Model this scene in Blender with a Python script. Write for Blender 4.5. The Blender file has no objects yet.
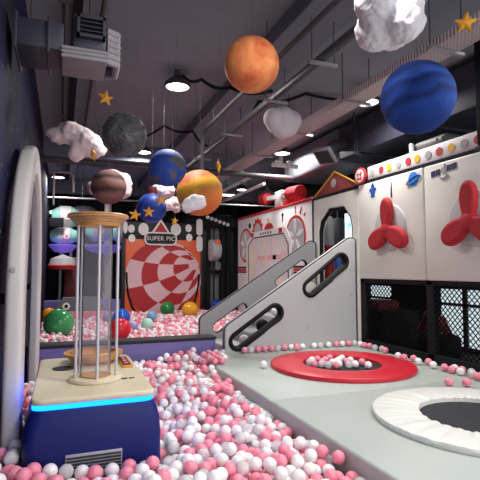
import bpy, bmesh, math, random
from mathutils import Vector, Matrix, Euler, kdtree
from mathutils import noise as mnoise

C = bpy.context.scene.collection
PI = math.pi
R = math.radians
random.seed(11)
S = bpy.context.scene

# ------------------------------------------------------------------ camera, world, exposure
cd = bpy.data.cameras.new('camera')
cam = bpy.data.objects.new('camera', cd)
C.objects.link(cam)
cam.location = (0, 0, 1.5)
cam.rotation_euler = (R(90 + 3.69), 0, R(-20.947))
cd.sensor_width = 36
cd.lens = 36 * 465 / 480
cd.clip_start = 0.05
S.camera = cam
W = bpy.data.worlds.new('world')
S.world = W
W.use_nodes = True
W.node_tree.nodes['Background'].inputs[0].default_value = (0.95, 0.95, 1.0, 1)
W.node_tree.nodes['Background'].inputs[1].default_value = 1.3
S.view_settings.view_transform = 'Standard'
S.view_settings.look = 'None'
S.view_settings.gamma = 1
S.view_settings.use_curve_mapping = False
S.view_settings.exposure = 0.55
LAMP_W = 26.0

# ------------------------------------------------------------------ materials
def lin(c):
    out = []
    for v in c[:3]:
        v /= 255.0
        out.append(v / 12.92 if v <= 0.04045 else ((v + 0.055) / 1.055) ** 2.4)
    return (*out, 1)

def mat(name, col, rough=0.5, metal=0.0, bump=0.0, bscale=40.0, var=0.0, vscale=6.0, col2=None, spec=0.5,
        emit=None, estr=0.0, coat=0.0, sheen=0.0):
    m = bpy.data.materials.new(name)
    m.use_nodes = True
    nt = m.node_tree
    b = nt.nodes['Principled BSDF']
    b.inputs['Base Color'].default_value = lin(col)
    b.inputs['Roughness'].default_value = rough
    b.inputs['Metallic'].default_value = metal
    b.inputs['Specular IOR Level'].default_value = spec
    b.inputs['Coat Weight'].default_value = coat
    b.inputs['Sheen Weight'].default_value = sheen
    tc = nt.nodes.new('ShaderNodeTexCoord')
    if var > 0 or col2:
        n = nt.nodes.new('ShaderNodeTexNoise')
        n.inputs['Scale'].default_value = vscale
        n.inputs['Detail'].default_value = 5
        nt.links.new(tc.outputs['Object'], n.inputs['Vector'])
        r = nt.nodes.new('ShaderNodeValToRGB')
        r.color_ramp.elements[0].position = 0.3
        r.color_ramp.elements[1].position = 0.7
        c2 = lin(col2) if col2 else tuple(x * (1 - var) for x in lin(col)[:3]) + (1,)
        r.color_ramp.elements[0].color = c2
        r.color_ramp.elements[1].color = lin(col)
        nt.links.new(n.outputs['Fac'], r.inputs['Fac'])
        nt.links.new(r.outputs['Color'], b.inputs['Base Color'])
    if bump > 0:
        n2 = nt.nodes.new('ShaderNodeTexNoise')
        n2.inputs['Scale'].default_value = bscale
        n2.inputs['Detail'].default_value = 4
        nt.links.new(tc.outputs['Object'], n2.inputs['Vector'])
        bp = nt.nodes.new('ShaderNodeBump')
        bp.inputs['Strength'].default_value = bump
        bp.inputs['Distance'].default_value = 0.02
        nt.links.new(n2.outputs['Fac'], bp.inputs['Height'])
        nt.links.new(bp.outputs['Normal'], b.inputs['Normal'])
    if emit:
        b.inputs['Emission Color'].default_value = lin(emit)
        b.inputs['Emission Strength'].default_value = estr
    return m

def ramp_mat(name, stops, kind='noise', scale=3.0, rough=0.6, bump=0.0, rot=(0, 0, 0), distort=2.0, detail=5, const=False, bscale=25):
    m = bpy.data.materials.new(name)
    m.use_nodes = True
    nt = m.node_tree
    b = nt.nodes['Principled BSDF']
    b.inputs['Roughness'].default_value = rough
    b.inputs['Specular IOR Level'].default_value = 0.25
    tc = nt.nodes.new('ShaderNodeTexCoord')
    mp = nt.nodes.new('ShaderNodeMapping')
    mp.inputs['Rotation'].default_value = rot
    nt.links.new(tc.outputs['Object'], mp.inputs['Vector'])
    if kind == 'noise':
        t = nt.nodes.new('ShaderNodeTexNoise')
        t.inputs['Scale'].default_value = scale
        t.inputs['Detail'].default_value = detail
        t.inputs['Distortion'].default_value = distort
        out = t.outputs['Fac']
        nt.links.new(mp.outputs['Vector'], t.inputs['Vector'])
    elif kind == 'voronoi':
        t = nt.nodes.new('ShaderNodeTexVoronoi')
        t.inputs['Scale'].default_value = scale
        out = t.outputs['Distance']
        nt.links.new(mp.outputs['Vector'], t.inputs['Vector'])
    else:  # bands along local z, wavy
        t = nt.nodes.new('ShaderNodeSeparateXYZ')
        nt.links.new(mp.outputs['Vector'], t.inputs[0])
        n = nt.nodes.new('ShaderNodeTexNoise')
        n.inputs['Scale'].default_value = 5
        nt.links.new(mp.outputs['Vector'], n.inputs['Vector'])
        a = nt.nodes.new('ShaderNodeMath'); a.operation = 'MULTIPLY_ADD'
        a.inputs[1].default_value = scale
        a.inputs[2].default_value = 0.5
        nt.links.new(t.outputs['Z'], a.inputs[0])
        a2 = nt.nodes.new('ShaderNodeMath'); a2.operation = 'MULTIPLY_ADD'
        a2.inputs[1].default_value = distort
        nt.links.new(n.outputs['Fac'], a2.inputs[0])
        a3 = nt.nodes.new('ShaderNodeMath'); a3.operation = 'SUBTRACT'
        a3.inputs[1].default_value = distort * 0.5
        nt.links.new(a.outputs[0], a2.inputs[2])
        nt.links.new(a2.outputs[0], a3.inputs[0])
        out = a3.outputs[0]
    r = nt.nodes.new('ShaderNodeValToRGB')
    if const:
        r.color_ramp.interpolation = 'CONSTANT'
    el = r.color_ramp.elements
    while len(el) < len(stops):
        el.new(0.5)
    for e, (p, c) in zip(el, stops):
        e.position = p
        e.color = lin(c)
    nt.links.new(out, r.inputs['Fac'])
    nt.links.new(r.outputs['Color'], b.inputs['Base Color'])
    if bump > 0:
        n2 = nt.nodes.new('ShaderNodeTexNoise')
        n2.inputs['Scale'].default_value = bscale
        nt.links.new(tc.outputs['Object'], n2.inputs['Vector'])
        bp = nt.nodes.new('ShaderNodeBump')
        bp.inputs['Strength'].default_value = bump
        bp.inputs['Distance'].default_value = 0.02
        nt.links.new(n2.outputs['Fac'], bp.inputs['Height'])
        nt.links.new(bp.outputs['Normal'], b.inputs['Normal'])
    return m

def clear_mat(name, tint=(235, 235, 238), gloss=0.25, body=0.12):
    m = bpy.data.materials.new(name)
    m.use_nodes = True
    nt = m.node_tree
    nt.nodes.clear()
    o = nt.nodes.new('ShaderNodeOutputMaterial')
    tr = nt.nodes.new('ShaderNodeBsdfTransparent')
    tr.inputs[0].default_value = lin(tint)
    gl = nt.nodes.new('ShaderNodeBsdfGlossy')
    gl.inputs['Roughness'].default_value = 0.08
    df = nt.nodes.new('ShaderNodeBsdfDiffuse')
    df.inputs[0].default_value = lin((250, 248, 249))
    lw = nt.nodes.new('ShaderNodeLayerWeight')
    lw.inputs['Blend'].default_value = gloss
    mx = nt.nodes.new('ShaderNodeMixShader')
    mx2 = nt.nodes.new('ShaderNodeMixShader')
    mx2.inputs[0].default_value = body
    nt.links.new(tr.outputs[0], mx2.inputs[1])
    nt.links.new(df.outputs[0], mx2.inputs[2])
    nt.links.new(lw.outputs['Fresnel'], mx.inputs[0])
    nt.links.new(mx2.outputs[0], mx.inputs[1])
    nt.links.new(gl.outputs[0], mx.inputs[2])
    nt.links.new(mx.outputs[0], o.inputs[0])
    return m

def emit_mat(name, col, s):
    m = bpy.data.materials.new(name)
    m.use_nodes = True
    nt = m.node_tree
    nt.nodes.clear()
    o = nt.nodes.new('ShaderNodeOutputMaterial')
    e = nt.nodes.new('ShaderNodeEmission')
    e.inputs[0].default_value = lin(col)
    e.inputs[1].default_value = s
    nt.links.new(e.outputs[0], o.inputs[0])
    return m

def wall_star_mat():
    m = mat('starry_navy_wall', (38, 38, 74), 0.75, spec=0.2)
    nt = m.node_tree
    b = nt.nodes['Principled BSDF']
    tc = nt.nodes.new('ShaderNodeTexCoord')
    n = nt.nodes.new('ShaderNodeTexNoise'); n.inputs['Scale'].default_value = 0.8
    nt.links.new(tc.outputs['Object'], n.inputs['Vector'])
    r = nt.nodes.new('ShaderNodeValToRGB')
    r.color_ramp.elements[0].color = lin((14, 14, 24)); r.color_ramp.elements[0].position = 0.35
    r.color_ramp.elements[1].color = lin((34, 34, 72)); r.color_ramp.elements[1].position = 0.7
    nt.links.new(n.outputs['Fac'], r.inputs['Fac'])
    v = nt.nodes.new('ShaderNodeTexVoronoi'); v.inputs['Scale'].default_value = 9
    nt.links.new(tc.outputs['Object'], v.inputs['Vector'])
    lt = nt.nodes.new('ShaderNodeMath'); lt.operation = 'LESS_THAN'; lt.inputs[1].default_value = 0.09
    nt.links.new(v.outputs['Distance'], lt.inputs[0])
    mx = nt.nodes.new('ShaderNodeMix'); mx.data_type = 'RGBA'
    mx.inputs[7].default_value = lin((130, 130, 165))
    nt.links.new(lt.outputs[0], mx.inputs[0])
    nt.links.new(r.outputs['Color'], mx.inputs[6])
    nt.links.new(mx.outputs[2], b.inputs['Base Color'])
    return m

def tray_mat():
    m = mat('perforated_steel', (196, 184, 184), 0.5, spec=0.4)
    nt = m.node_tree
    b = nt.nodes['Principled BSDF']
    tc = nt.nodes.new('ShaderNodeTexCoord')
    ch = nt.nodes.new('ShaderNodeTexBrick')
    ch.inputs['Scale'].default_value = 14
    ch.inputs['Color1'].default_value = lin((126, 114, 118))
    ch.inputs['Color2'].default_value = lin((132, 118, 120))
    ch.inputs['Mortar'].default_value = lin((222, 210, 210))
    ch.inputs['Mortar Size'].default_value = 0.03
    ch.inputs['Brick Width'].default_value = 0.5
    nt.links.new(tc.outputs['Object'], ch.inputs['Vector'])
    nt.links.new(ch.outputs['Color'], b.inputs['Base Color'])
    return m

M = {}
def defmats():
    M['navy_wall'] = wall_star_mat()
    M['ceiling'] = mat('ceiling_grey_paint', (132, 137, 148), 0.85, var=0.1, vscale=2.5, spec=0.2)
    M['beam'] = mat('beam_grey_paint', (118, 122, 134), 0.85, spec=0.2)
    M['dark'] = mat('matt_black', (24, 24, 28), 0.8, spec=0.2)
    M['darkgrey'] = mat('dark_grey_paint', (58, 57, 62), 0.7, spec=0.3)
    M['pipe'] = mat('dark_pipe_paint', (70, 66, 70), 0.55)
    M['conduit'] = mat('dark_conduit', (52, 51, 58), 0.45)
    M['galv'] = mat('galvanised_steel', (150, 150, 156), 0.4, 0.6)
    M['duct'] = mat('duct_grey', (62, 62, 76), 0.5, 0.2, var=0.15, vscale=4)
    M['duct_pale'] = mat('duct_pale_wrap', (140, 134, 140), 0.6, var=0.1)
    M['foil'] = mat('silver_foil_wrap', (128, 132, 140), 0.55, 0.5, bump=0.5, bscale=9)
    M['tray'] = tray_mat()
    M['whitepipe'] = mat('white_pipe', (205, 200, 202), 0.5)
    M['mat'] = mat('grey_green_vinyl_mat', (180, 189, 183), 0.45, bump=0.04, bscale=6, var=0.04, vscale=3)
    M['matside'] = mat('grey_vinyl_side', (170, 166, 168), 0.5)
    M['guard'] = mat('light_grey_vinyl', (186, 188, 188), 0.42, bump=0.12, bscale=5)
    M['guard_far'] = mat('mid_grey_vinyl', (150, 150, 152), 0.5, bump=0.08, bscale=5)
    M['piping'] = mat('black_piping', (20, 20, 23), 0.65, spec=0.25)
    M['white_vinyl'] = mat('white_vinyl', (224, 223, 215), 0.42, bump=0.1, bscale=4, var=0.03)
    M['ring_vinyl'] = mat('ring_vinyl', (214, 208, 206), 0.42, bump=0.1, bscale=6)
    M['tramp_white'] = mat('white_wrinkled_vinyl', (222, 223, 217), 0.45)
    M['red_vinyl'] = mat('red_vinyl', (206, 34, 52), 0.38, bump=0.06, bscale=8)
    M['red_fabric'] = mat('red_fabric', (172, 28, 40), 0.75, bump=0.3, bscale=60)
    M['red'] = mat('red_paint', (190, 36, 44), 0.5)
    M['redtrim'] = mat('red_trim', (200, 50, 54), 0.5)
    M['greydisc'] = mat('grey_disc', (186, 186, 188), 0.5)
    M['bed'] = mat('trampoline_bed', (30, 31, 38), 0.7, bump=0.2, bscale=120)
    M['purple'] = mat('purple_vinyl', (112, 104, 166), 0.5, bump=0.06)
    M['machine'] = mat('navy_machine_shell', (18, 30, 102), 0.42, spec=0.3)
    M['beige'] = mat('cream_plastic', (218, 206, 176), 0.45)
    M['led'] = emit_mat('blue_led_strip', (5, 74, 255), 9.0)
    M['gold'] = mat('golden_wood', (222, 162, 90), 0.35, col2=(204, 138, 70), vscale=12)
    M['goldrim'] = mat('brass_trim', (214, 150, 60), 0.3, 0.4)
    M['rod'] = mat('pale_metal_rod', (205, 205, 210), 0.35, 0.3)
    M['acrylic'] = clear_mat('clear_acrylic', (250, 250, 252), 0.05, 0.05)
    M['grille'] = mat('grey_grille', (168, 168, 176), 0.5)
    M['screen'] = mat('dark_display', (40, 24, 28), 0.2)
    M['pinkball'] = mat('pink_plastic', (248, 152, 172), 0.28, spec=0.5)
    M['whiteball'] = mat('white_plastic', (246, 243, 243), 0.26, spec=0.5)
    for k in ('pinkball', 'whiteball'):
        b_ = M[k].node_tree.nodes['Principled BSDF']
        b_.inputs['Subsurface Weight'].default_value = 0.5
        b_.inputs['Subsurface Radius'].default_value = (0.03, 0.03, 0.03)
        b_.inputs['Subsurface Scale'].default_value = 0.6
    M['clearball'] = clear_mat('clear_plastic', (254, 253, 254), 0.1, 0.5)
    M['string'] = mat('thin_grey_string', (84, 84, 90), 0.8)
    M['rodmetal'] = mat('dull_threaded_rod', (74, 72, 76), 0.7)
    M['cloud'] = mat('white_cotton', (226, 222, 225), 0.95, spec=0.05, bump=0.5, bscale=30)
    M['cloudpink'] = mat('pinkish_white_cotton', (240, 222, 224), 0.95, spec=0.05, bump=0.5, bscale=30)
    M['paper'] = mat('pale_grey_paper', (200, 192, 196), 0.9, spec=0.1)
    M['star'] = mat('gold_star', (240, 176, 44), 0.45, col2=(226, 140, 30), vscale=14)
    M['mars'] = ramp_mat('orange_planet', [(0.3, (206, 92, 60)), (0.5, (232, 138, 84)), (0.7, (238, 166, 104))], 'noise', 3.2, 0.7, 0.2)
    M['moon'] = ramp_mat('moon_grey', [(0.3, (66, 66, 70)), (0.55, (92, 92, 96)), (0.72, (130, 130, 134))], 'noise', 4.5, 0.85, 0.8, bscale=18)
    M['ocean'] = mat('ocean_blue', (36, 74, 164), 0.7, bump=0.2, bscale=50)
    M['land'] = mat('land_grey', (92, 92, 102), 0.8)
    M['jup'] = ramp_mat('orange_banded_planet', [(0.0, (226, 120, 60)), (0.22, (232, 132, 66)), (0.4, (206, 130, 62)), (0.55, (240, 182, 60)), (0.7, (236, 170, 62)), (0.82, (196, 96, 60)), (1.0, (206, 120, 76))], 'band', 2.0, 0.6, 0.05, (0.15, 0.35, 0), 0.35)
    M['navyball'] = ramp_mat('deep_blue_ornament', [(0.3, (28, 50, 128)), (0.7, (52, 84, 176))], 'noise', 6, 0.45)
    M['brown'] = ramp_mat('brown_banded_planet', [(0.0, (120, 84, 76)), (0.22, (150, 108, 100)), (0.36, (74, 54, 54)), (0.5, (132, 92, 84)), (0.62, (140, 104, 98)), (0.74, (52, 40, 44)), (0.86, (132, 96, 92)), (1.0, (150, 120, 118))], 'band', 2.4, 0.75, 0.15, (0, 0.05, 0), 0.15)
    M['blueplanet'] = ramp_mat('blue_banded_fabric', [(0.1, (26, 54, 122)), (0.3, (34, 68, 148)), (0.4, (20, 40, 92)), (0.48, (32, 64, 142)), (0.6, (22, 44, 102)), (0.68, (33, 66, 144)), (0.8, (19, 38, 88)), (0.95, (28, 56, 120))], 'band', 1.9, 0.85, 0.3, (0.1, 0.18, 0), 0.25, bscale=60)
    M['orange'] = mat('orange_board', (236, 104, 58), 0.5)
    M['chk_red'] = mat('checker_red', (176, 30, 36), 0.5)
    M['chk_pink'] = mat('checker_pale_pink', (224, 188, 194), 0.5)
    M['white'] = mat('white_paint', (236, 232, 232), 0.5)
    M['black'] = mat('black_board', (22, 21, 24), 0.55)
    M['blue_sticker'] = mat('blue_sticker', (34, 84, 176), 0.5)
    M['lightblue'] = mat('light_blue_sticker', (52, 140, 220), 0.5)
    M['navy_sticker'] = mat('navy_sticker', (44, 50, 92), 0.5)
    M['yellow'] = mat('yellow_dot', (240, 186, 48), 0.5)
    M['greydot'] = mat('grey_dot', (170, 170, 172), 0.5)
    M['palegold'] = mat('pale_gold', (226, 196, 120), 0.5)
    M['print'] = ramp_mat('faded_cartoon_print', [(0.3, (236, 226, 196)), (0.42, (226, 214, 212)), (0.55, (222, 222, 226)), (0.66, (236, 190, 192))], 'noise', 3.0, 0.3, distort=0.5)
    M['teal'] = mat('teal_plastic', (150, 216, 206), 0.4)
    M['podgrey'] = mat('pale_grey_plastic', (196, 194, 194), 0.35)
    M['lilac_led'] = mat('lilac_dish', (120, 100, 200), 0.5, emit=(120, 96, 220), estr=0.25)
    M['maroon'] = mat('dark_red_panel', (96, 22, 28), 0.6)
    M['sharkgrey'] = mat('slate_grey_vinyl', (96, 100, 104), 0.5)
    M['sharkpink'] = mat('pink_vinyl', (228, 128, 146), 0.5)
    M['net'] = mat('black_net_cord', (14, 14, 16), 0.8, spec=0.1)
    M['lampbody'] = mat('lamp_housing', (60, 60, 64), 0.5)
    M['lens'] = emit_mat('lamp_lens', (255, 252, 245), 9.0)
    M['glow'] = emit_mat('window_daylight', (206, 222, 226), 0.7)
    M['poster'] = ramp_mat('poster_print', [(0.3, (70, 170, 190)), (0.45, (206, 230, 236)), (0.62, (224, 240, 244)), (0.68, (206, 60, 80))], 'noise', 5, 0.4, distort=0.4)
    M['posterlit'] = M['poster']
    M['floor'] = mat('grey_floor', (90, 88, 90), 0.6)
    M['foam_edge'] = mat('black_foam_edge', (40, 38, 44), 0.7)
    for k, c in dict(green=(70, 168, 100), blue=(30, 92, 196), red=(206, 30, 48), orange=(236, 150, 40), lilac=(160, 150, 204), mint=(176, 224, 208), sky=(128, 176, 214), green2=(46, 130, 64), yellow=(238, 170, 44), navy=(28, 56, 140)).items():
        M['big_' + k] = mat('glossy_' + k + '_plastic', c, 0.18)
defmats()

# ------------------------------------------------------------------ mesh helpers
def wloc(o):
    v = Vector((0, 0, 0))
    while o is not None:
        v = v + o.location
        o = o.parent
    return v

def thing(name, label, cat, loc=(0, 0, 0), group=None):
    o = bpy.data.objects.new(name, None)
    C.objects.link(o)
    o.empty_display_size = 0.1
    o.location = loc
    o['label'] = label
    o['category'] = cat
    if group:
        o['group'] = group
    return o

def tag(o, label, cat, group=None, kind=None):
    o['label'] = label
    o['category'] = cat
    if group:
        o['group'] = group
    if kind:
        o['kind'] = kind
    return o

def finish(name, me, m, parent=None, loc=None, smooth=True):
    """me in world coordinates -> object, whose origin is loc (or its parent's)"""
    o = bpy.data.objects.new(name, me)
    C.objects.link(o)
    mats = m if isinstance(m, (list, tuple)) else [m]
    for x in mats:
        me.materials.append(x)
    if parent is not None:
        o.parent = parent
        base = wloc(parent)
    else:
        base = Vector(loc) if loc is not None else Vector((0, 0, 0))
        o.location = base
    me.transform(Matrix.Translation(-base))
    if smooth:
        me.shade_smooth()
        try:
            me.set_sharp_from_angle(angle=R(38))
        except Exception:
            pass
    return o

class MB:
    def __init__(self):
        self.bm = bmesh.new()
        self.mi = 0
    def _f(self, vs):
        try:
            f = self.bm.faces.new(vs)
            f.material_index = self.mi
            return f
        except ValueError:
            return None
    def box(self, lo, hi, bev=0.0, seg=2, rot=None):
        lo = Vector(lo); hi = Vector(hi)
        b = bmesh.new()
        r = bmesh.ops.create_cube(b, size=1.0)
        c = (lo + hi) / 2
        d = hi - lo
        bmesh.ops.scale(b, vec=(max(d.x, 1e-4), max(d.y, 1e-4), max(d.z, 1e-4)), verts=b.verts)
        if bev > 0:
            bmesh.ops.bevel(b, geom=b.edges[:], offset=min(bev, 0.49 * min(d)), segments=seg, profile=0.5, affect='EDGES')
        mtx = Matrix.Translation(c)
        if rot is not None:
            mtx = mtx @ Euler(rot).to_matrix().to_4x4()
        bmesh.ops.transform(b, matrix=mtx, verts=b.verts)
        self._merge(b)
        return self
    def _merge(self, b):
        vm = {v: self.bm.verts.new(v.co) for v in b.verts}
        for f in b.faces:
            self._f([vm[v] for v in f.verts])
        b.free()
    def tube(self, pts, r, seg=10, closed=False, caps=True):
        pts = [Vector(p) for p in pts]
        n = len(pts)
        rr = r if isinstance(r, (list, tuple)) else [r] * n
        rings = []
        prev = None
        for i, p in enumerate(pts):
            if closed:
                t = pts[(i + 1) % n] - pts[i - 1]
            else:
                t = pts[min(i + 1, n - 1)] - pts[max(i - 1, 0)]
            t.normalize()
            if prev is None:
                u = t.orthogonal().normalized()
            else:
                u = (prev - t * prev.dot(t))
                u = u.normalized() if u.length > 1e-6 else t.orthogonal().normalized()
            prev = u
            w = t.cross(u)
            rings.append([self.bm.verts.new(p + (u * math.cos(a) + w * math.sin(a)) * rr[i]) for a in [2 * PI * k / seg for k in range(seg)]])
        m = n if closed else n - 1
        for i in range(m):
            a, b = rings[i], rings[(i + 1) % n]
            for k in range(seg):
                self._f([a[k], a[(k + 1) % seg], b[(k + 1) % seg], b[k]])
        if caps and not closed:
            self._f(rings[0][::-1]); self._f(rings[-1])
        return self
    def lathe(self, prof, c, seg=32, axis='Z', closed=False):
        c = Vector(c)
        def P(r, h, a):
            x, y = r * math.cos(a), r * math.sin(a)
            if axis == 'Z': return c + Vector((x, y, h))
            if axis == 'X': return c + Vector((h, x, y))
            return c + Vector((x, h, y))
        rings = []
        for r, h in prof:
            if r < 1e-5:
                rings.append([self.bm.verts.new(P(0, h, 0))])
            else:
                rings.append([self.bm.verts.new(P(r, h, 2 * PI * k / seg)) for k in range(seg)])
        idx = list(range(len(rings) - 1))
        pairs = [(i, i + 1) for i in idx] + ([(len(rings) - 1, 0)] if closed else [])
        for i, j in pairs:
            a, b = rings[i], rings[j]
            if len(a) == 1 and len(b) == 1: continue
            for k in range(seg):
                k2 = (k + 1) % seg
                if len(a) == 1: self._f([a[0], b[k2], b[k]])
                elif len(b) == 1: self._f([a[k], a[k2], b[0]])
                else: self._f([a[k], a[k2], b[k2], b[k]])
        return self
    def sphere(self, c, r, sub=3, sc=(1, 1, 1), rot=None):
        b = bmesh.new()
        bmesh.ops.create_icosphere(b, subdivisions=sub, radius=r)
        bmesh.ops.scale(b, vec=sc, verts=b.verts)
        mtx = Matrix.Translation(Vector(c))
        if rot is not None:
            mtx = mtx @ Euler(rot).to_matrix().to_4x4()
        bmesh.ops.transform(b, matrix=mtx, verts=b.verts)
        self._merge(b)
        return self
    def prism(self, poly, a0, a1, plane='XZ'):
        """convex/concave polygon extruded between a0..a1 along the third axis"""
        def P(u, v, a):
            if plane == 'XZ': return (u, a, v)
            if plane == 'YZ': return (a, u, v)
            return (u, v, a)
        A = [self.bm.verts.new(P(u, v, a0)) for u, v in poly]
        B = [self.bm.verts.new(P(u, v, a1)) for u, v in poly]
        n = len(poly)
        self._f(A[::-1]); self._f(B)
        for i in range(n):
            self._f([A[i], A[(i + 1) % n], B[(i + 1) % n], B[i]])
        return self
    def mesh(self, name):
        bmesh.ops.recalc_face_normals(self.bm, faces=self.bm.faces)
        me = bpy.data.meshes.new(name)
        self.bm.to_mesh(me)
        self.bm.free()
        return me
    def build(self, name, m, parent=None, loc=None, smooth=True):
        return finish(name, self.mesh(name), m, parent, loc, smooth)

def struct(name, mb, m, smooth=False):
    o = mb.build(name, m, None, None, smooth)
    o['kind'] = 'structure'
    return o

def shape(name, loops, thick, bevel, mtx, m, parent=None, loc=None, bres=2):
    """flat plate from closed loops (outer + holes), thick along local z, rounded edges"""
    cu = bpy.data.curves.new(name, 'CURVE')
    cu.dimensions = '2D'
    cu.fill_mode = 'BOTH'
    cu.extrude = max(thick / 2 - bevel, 0.0)
    cu.bevel_depth = bevel
    cu.bevel_resolution = bres
    cu.offset = -bevel
    for lp in loops:
        sp = cu.splines.new('POLY')
        sp.points.add(len(lp) - 1)
        for p, (u, v) in zip(sp.points, lp):
            p.co = (u, v, 0, 1)
        sp.use_cyclic_u = True
    tmp = bpy.data.objects.new('tmp', cu)
    C.objects.link(tmp)
    dg = bpy.context.evaluated_depsgraph_get()
    me = bpy.data.meshes.new_from_object(tmp.evaluated_get(dg))
    bpy.data.objects.remove(tmp)
    bpy.data.curves.remove(cu)
    me.transform(mtx)
    me.name = name
    return finish(name, me, m, parent, loc)

XZ = lambda y: Matrix(((1, 0, 0, 0), (0, 0, 1, y), (0, 1, 0, 0), (0, 0, 0, 1)))       # (u,v)->(x=u,z=v) at y
YZ = lambda x: Matrix(((0, 0, 1, x), (1, 0, 0, 0), (0, 1, 0, 0), (0, 0, 0, 1)))       # (u,v)->(y=u,z=v) at x

def text_mesh(name, body, size, mtx, m, parent, thick=0.006):
    cu = bpy.data.curves.new(name, 'FONT')
    cu.body = body
    cu.size = size
    cu.align_x = 'CENTER'
    cu.align_y = 'CENTER'
    cu.extrude = thick / 2
    cu.space_character = 1.08
    tmp = bpy.data.objects.new('tmp', cu)
    C.objects.link(tmp)
    dg = bpy.context.evaluated_depsgraph_get()
    me = bpy.data.meshes.new_from_object(tmp.evaluated_get(dg))
    bpy.data.objects.remove(tmp)
    me.transform(mtx)
    me.name = name
    return finish(name, me, m, parent, smooth=False)

def copy_tree(o, parent=None):
    c = o.copy()
    C.objects.link(c)
    if parent is not None:
        c.parent = parent
    for ch in list(o.children):
        copy_tree(ch, c)
    return c

def circle(cu, cv, r, n=40, ru=None):
    return [(cu + (ru or r) * math.cos(2 * PI * k / n), cv + r * math.sin(2 * PI * k / n)) for k in range(n)]

def capsule(a, b, r, n=10):
    a = Vector(a); b = Vector(b)
    d = (b - a).normalized()
    ang = math.atan2(d.y, d.x)
    out = []
    for k in range(n + 1):
        t = ang - PI / 2 + PI * k / n
        out.append((b.x + r * math.cos(t), b.y + r * math.sin(t)))
    for k in range(n + 1):
        t = ang + PI / 2 + PI * k / n
        out.append((a.x + r * math.cos(t), a.y + r * math.sin(t)))
    return out

def rounded(poly, radii, n=6):
    out = []
    N = len(poly)
    for i in range(N):
        p = Vector(poly[i]); a = Vector(poly[i - 1]); b = Vector(poly[(i + 1) % N])
        r = radii[i] if isinstance(radii, (list, tuple)) else radii
        if r <= 0:
            out.append(tuple(p)); continue
        da = (a - p).normalized(); db = (b - p).normalized()
        half = da.angle(db) / 2
        t = min(r / math.tan(half), (a - p).length * 0.49, (b - p).length * 0.49)
        s, e = p + da * t, p + db * t
        for k in range(n + 1):
            u = k / n
            out.append(tuple(s * (1 - u) ** 2 + p * 2 * u * (1 - u) + e * u ** 2))
    return out

XL, XR, CZ = -0.34, 3.75, 3.8      # left wall plane, play wall plane, ceiling
PZ = 0.5                            # top of the soft play mats
BR = 0.038                          # ball radius

# ------------------------------------------------------------------ the setting
struct('floor', MB().box((-0.5, -2.5, -0.1), (8.2, 15.2, 0.0)), M['floor'])
struct('wall_left', MB().box((XL - 0.12, -2.5, 0), (XL, 15.2, CZ)), M['navy_wall'])
struct('wall_back', MB().box((XL, 15.0, 0), (8.2, 15.2, CZ)), M['darkgrey'])
struct('ceiling', MB().box((XL - 0.12, -2.5, CZ), (8.2, 15.2, CZ + 0.12)), M['ceiling'])
# ceiling beams running down the hall and across it
struct('beam_1', MB().box((1.82, -2.5, CZ - 0.16), (2.28, 15.0, CZ), 0.01), M['beam'])
struct('beam_2', MB().box((XL, 8.6, CZ - 0.3), (8.0, 9.0, CZ)), M['beam'])
struct('beam_3', MB().box((XL, 12.2, CZ - 0.35), (8.0, 12.6, CZ)), M['beam'])
struct('beam_4', MB().box((0.04, -2.5, CZ - 0.06), (0.12, 15.0, CZ)), M['dark'])
struct('pit_floor', MB().box((XL, 1.2, 0.0), (3.74, 10.5, 0.27)), M['purple'])

# outer wall with lit windows, behind the net
ow = MB()
wy = [(4.5, 5.02), (5.06, 5.32), (5.46, 5.9), (7.02, 7.72)]
ow.box((5.7, 2.0, 0.0), (5.85, 15.0, 0.32))
ow.box((5.7, 2.0, 1.22), (5.85, 15.0, CZ))
ow.box((5.7, 2.0, 0.32), (5.85, 4.4, 1.22))
ow.box((5.7, 5.92, 0.32), (5.85, 7.02, 1.22))
ow.box((5.7, 7.74, 0.32), (5.85, 15.0, 1.22))
struct('wall_right', ow, M['dark'])
def win(n, y0, y1, z0, z1, bars_y, bars_z):
    p = MB().box((5.74, y0, z0), (5.76, y1, z1)).build('window_%d' % n, M['glow'], None, ((5.75), y0, z0), smooth=False)
    p['kind'] = 'structure'
    f = MB()
    for y in [y0, y1] + bars_y:
        f.box((5.68, y - 0.03, z0), (5.73, y + 0.03, z1))
    for z in [z0, z1] + bars_z:
        f.box((5.68, y0, z - 0.02), (5.73, y1, z + 0.02))
    f.build('window_frame', M['dark'], p, smooth=False)
win(1, 4.4, 5.92, 0.32, 1.22, [5.39, 5.0], [0.965])
win(2, 7.02, 7.74, 0.32, 1.22, [], [0.975])

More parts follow.
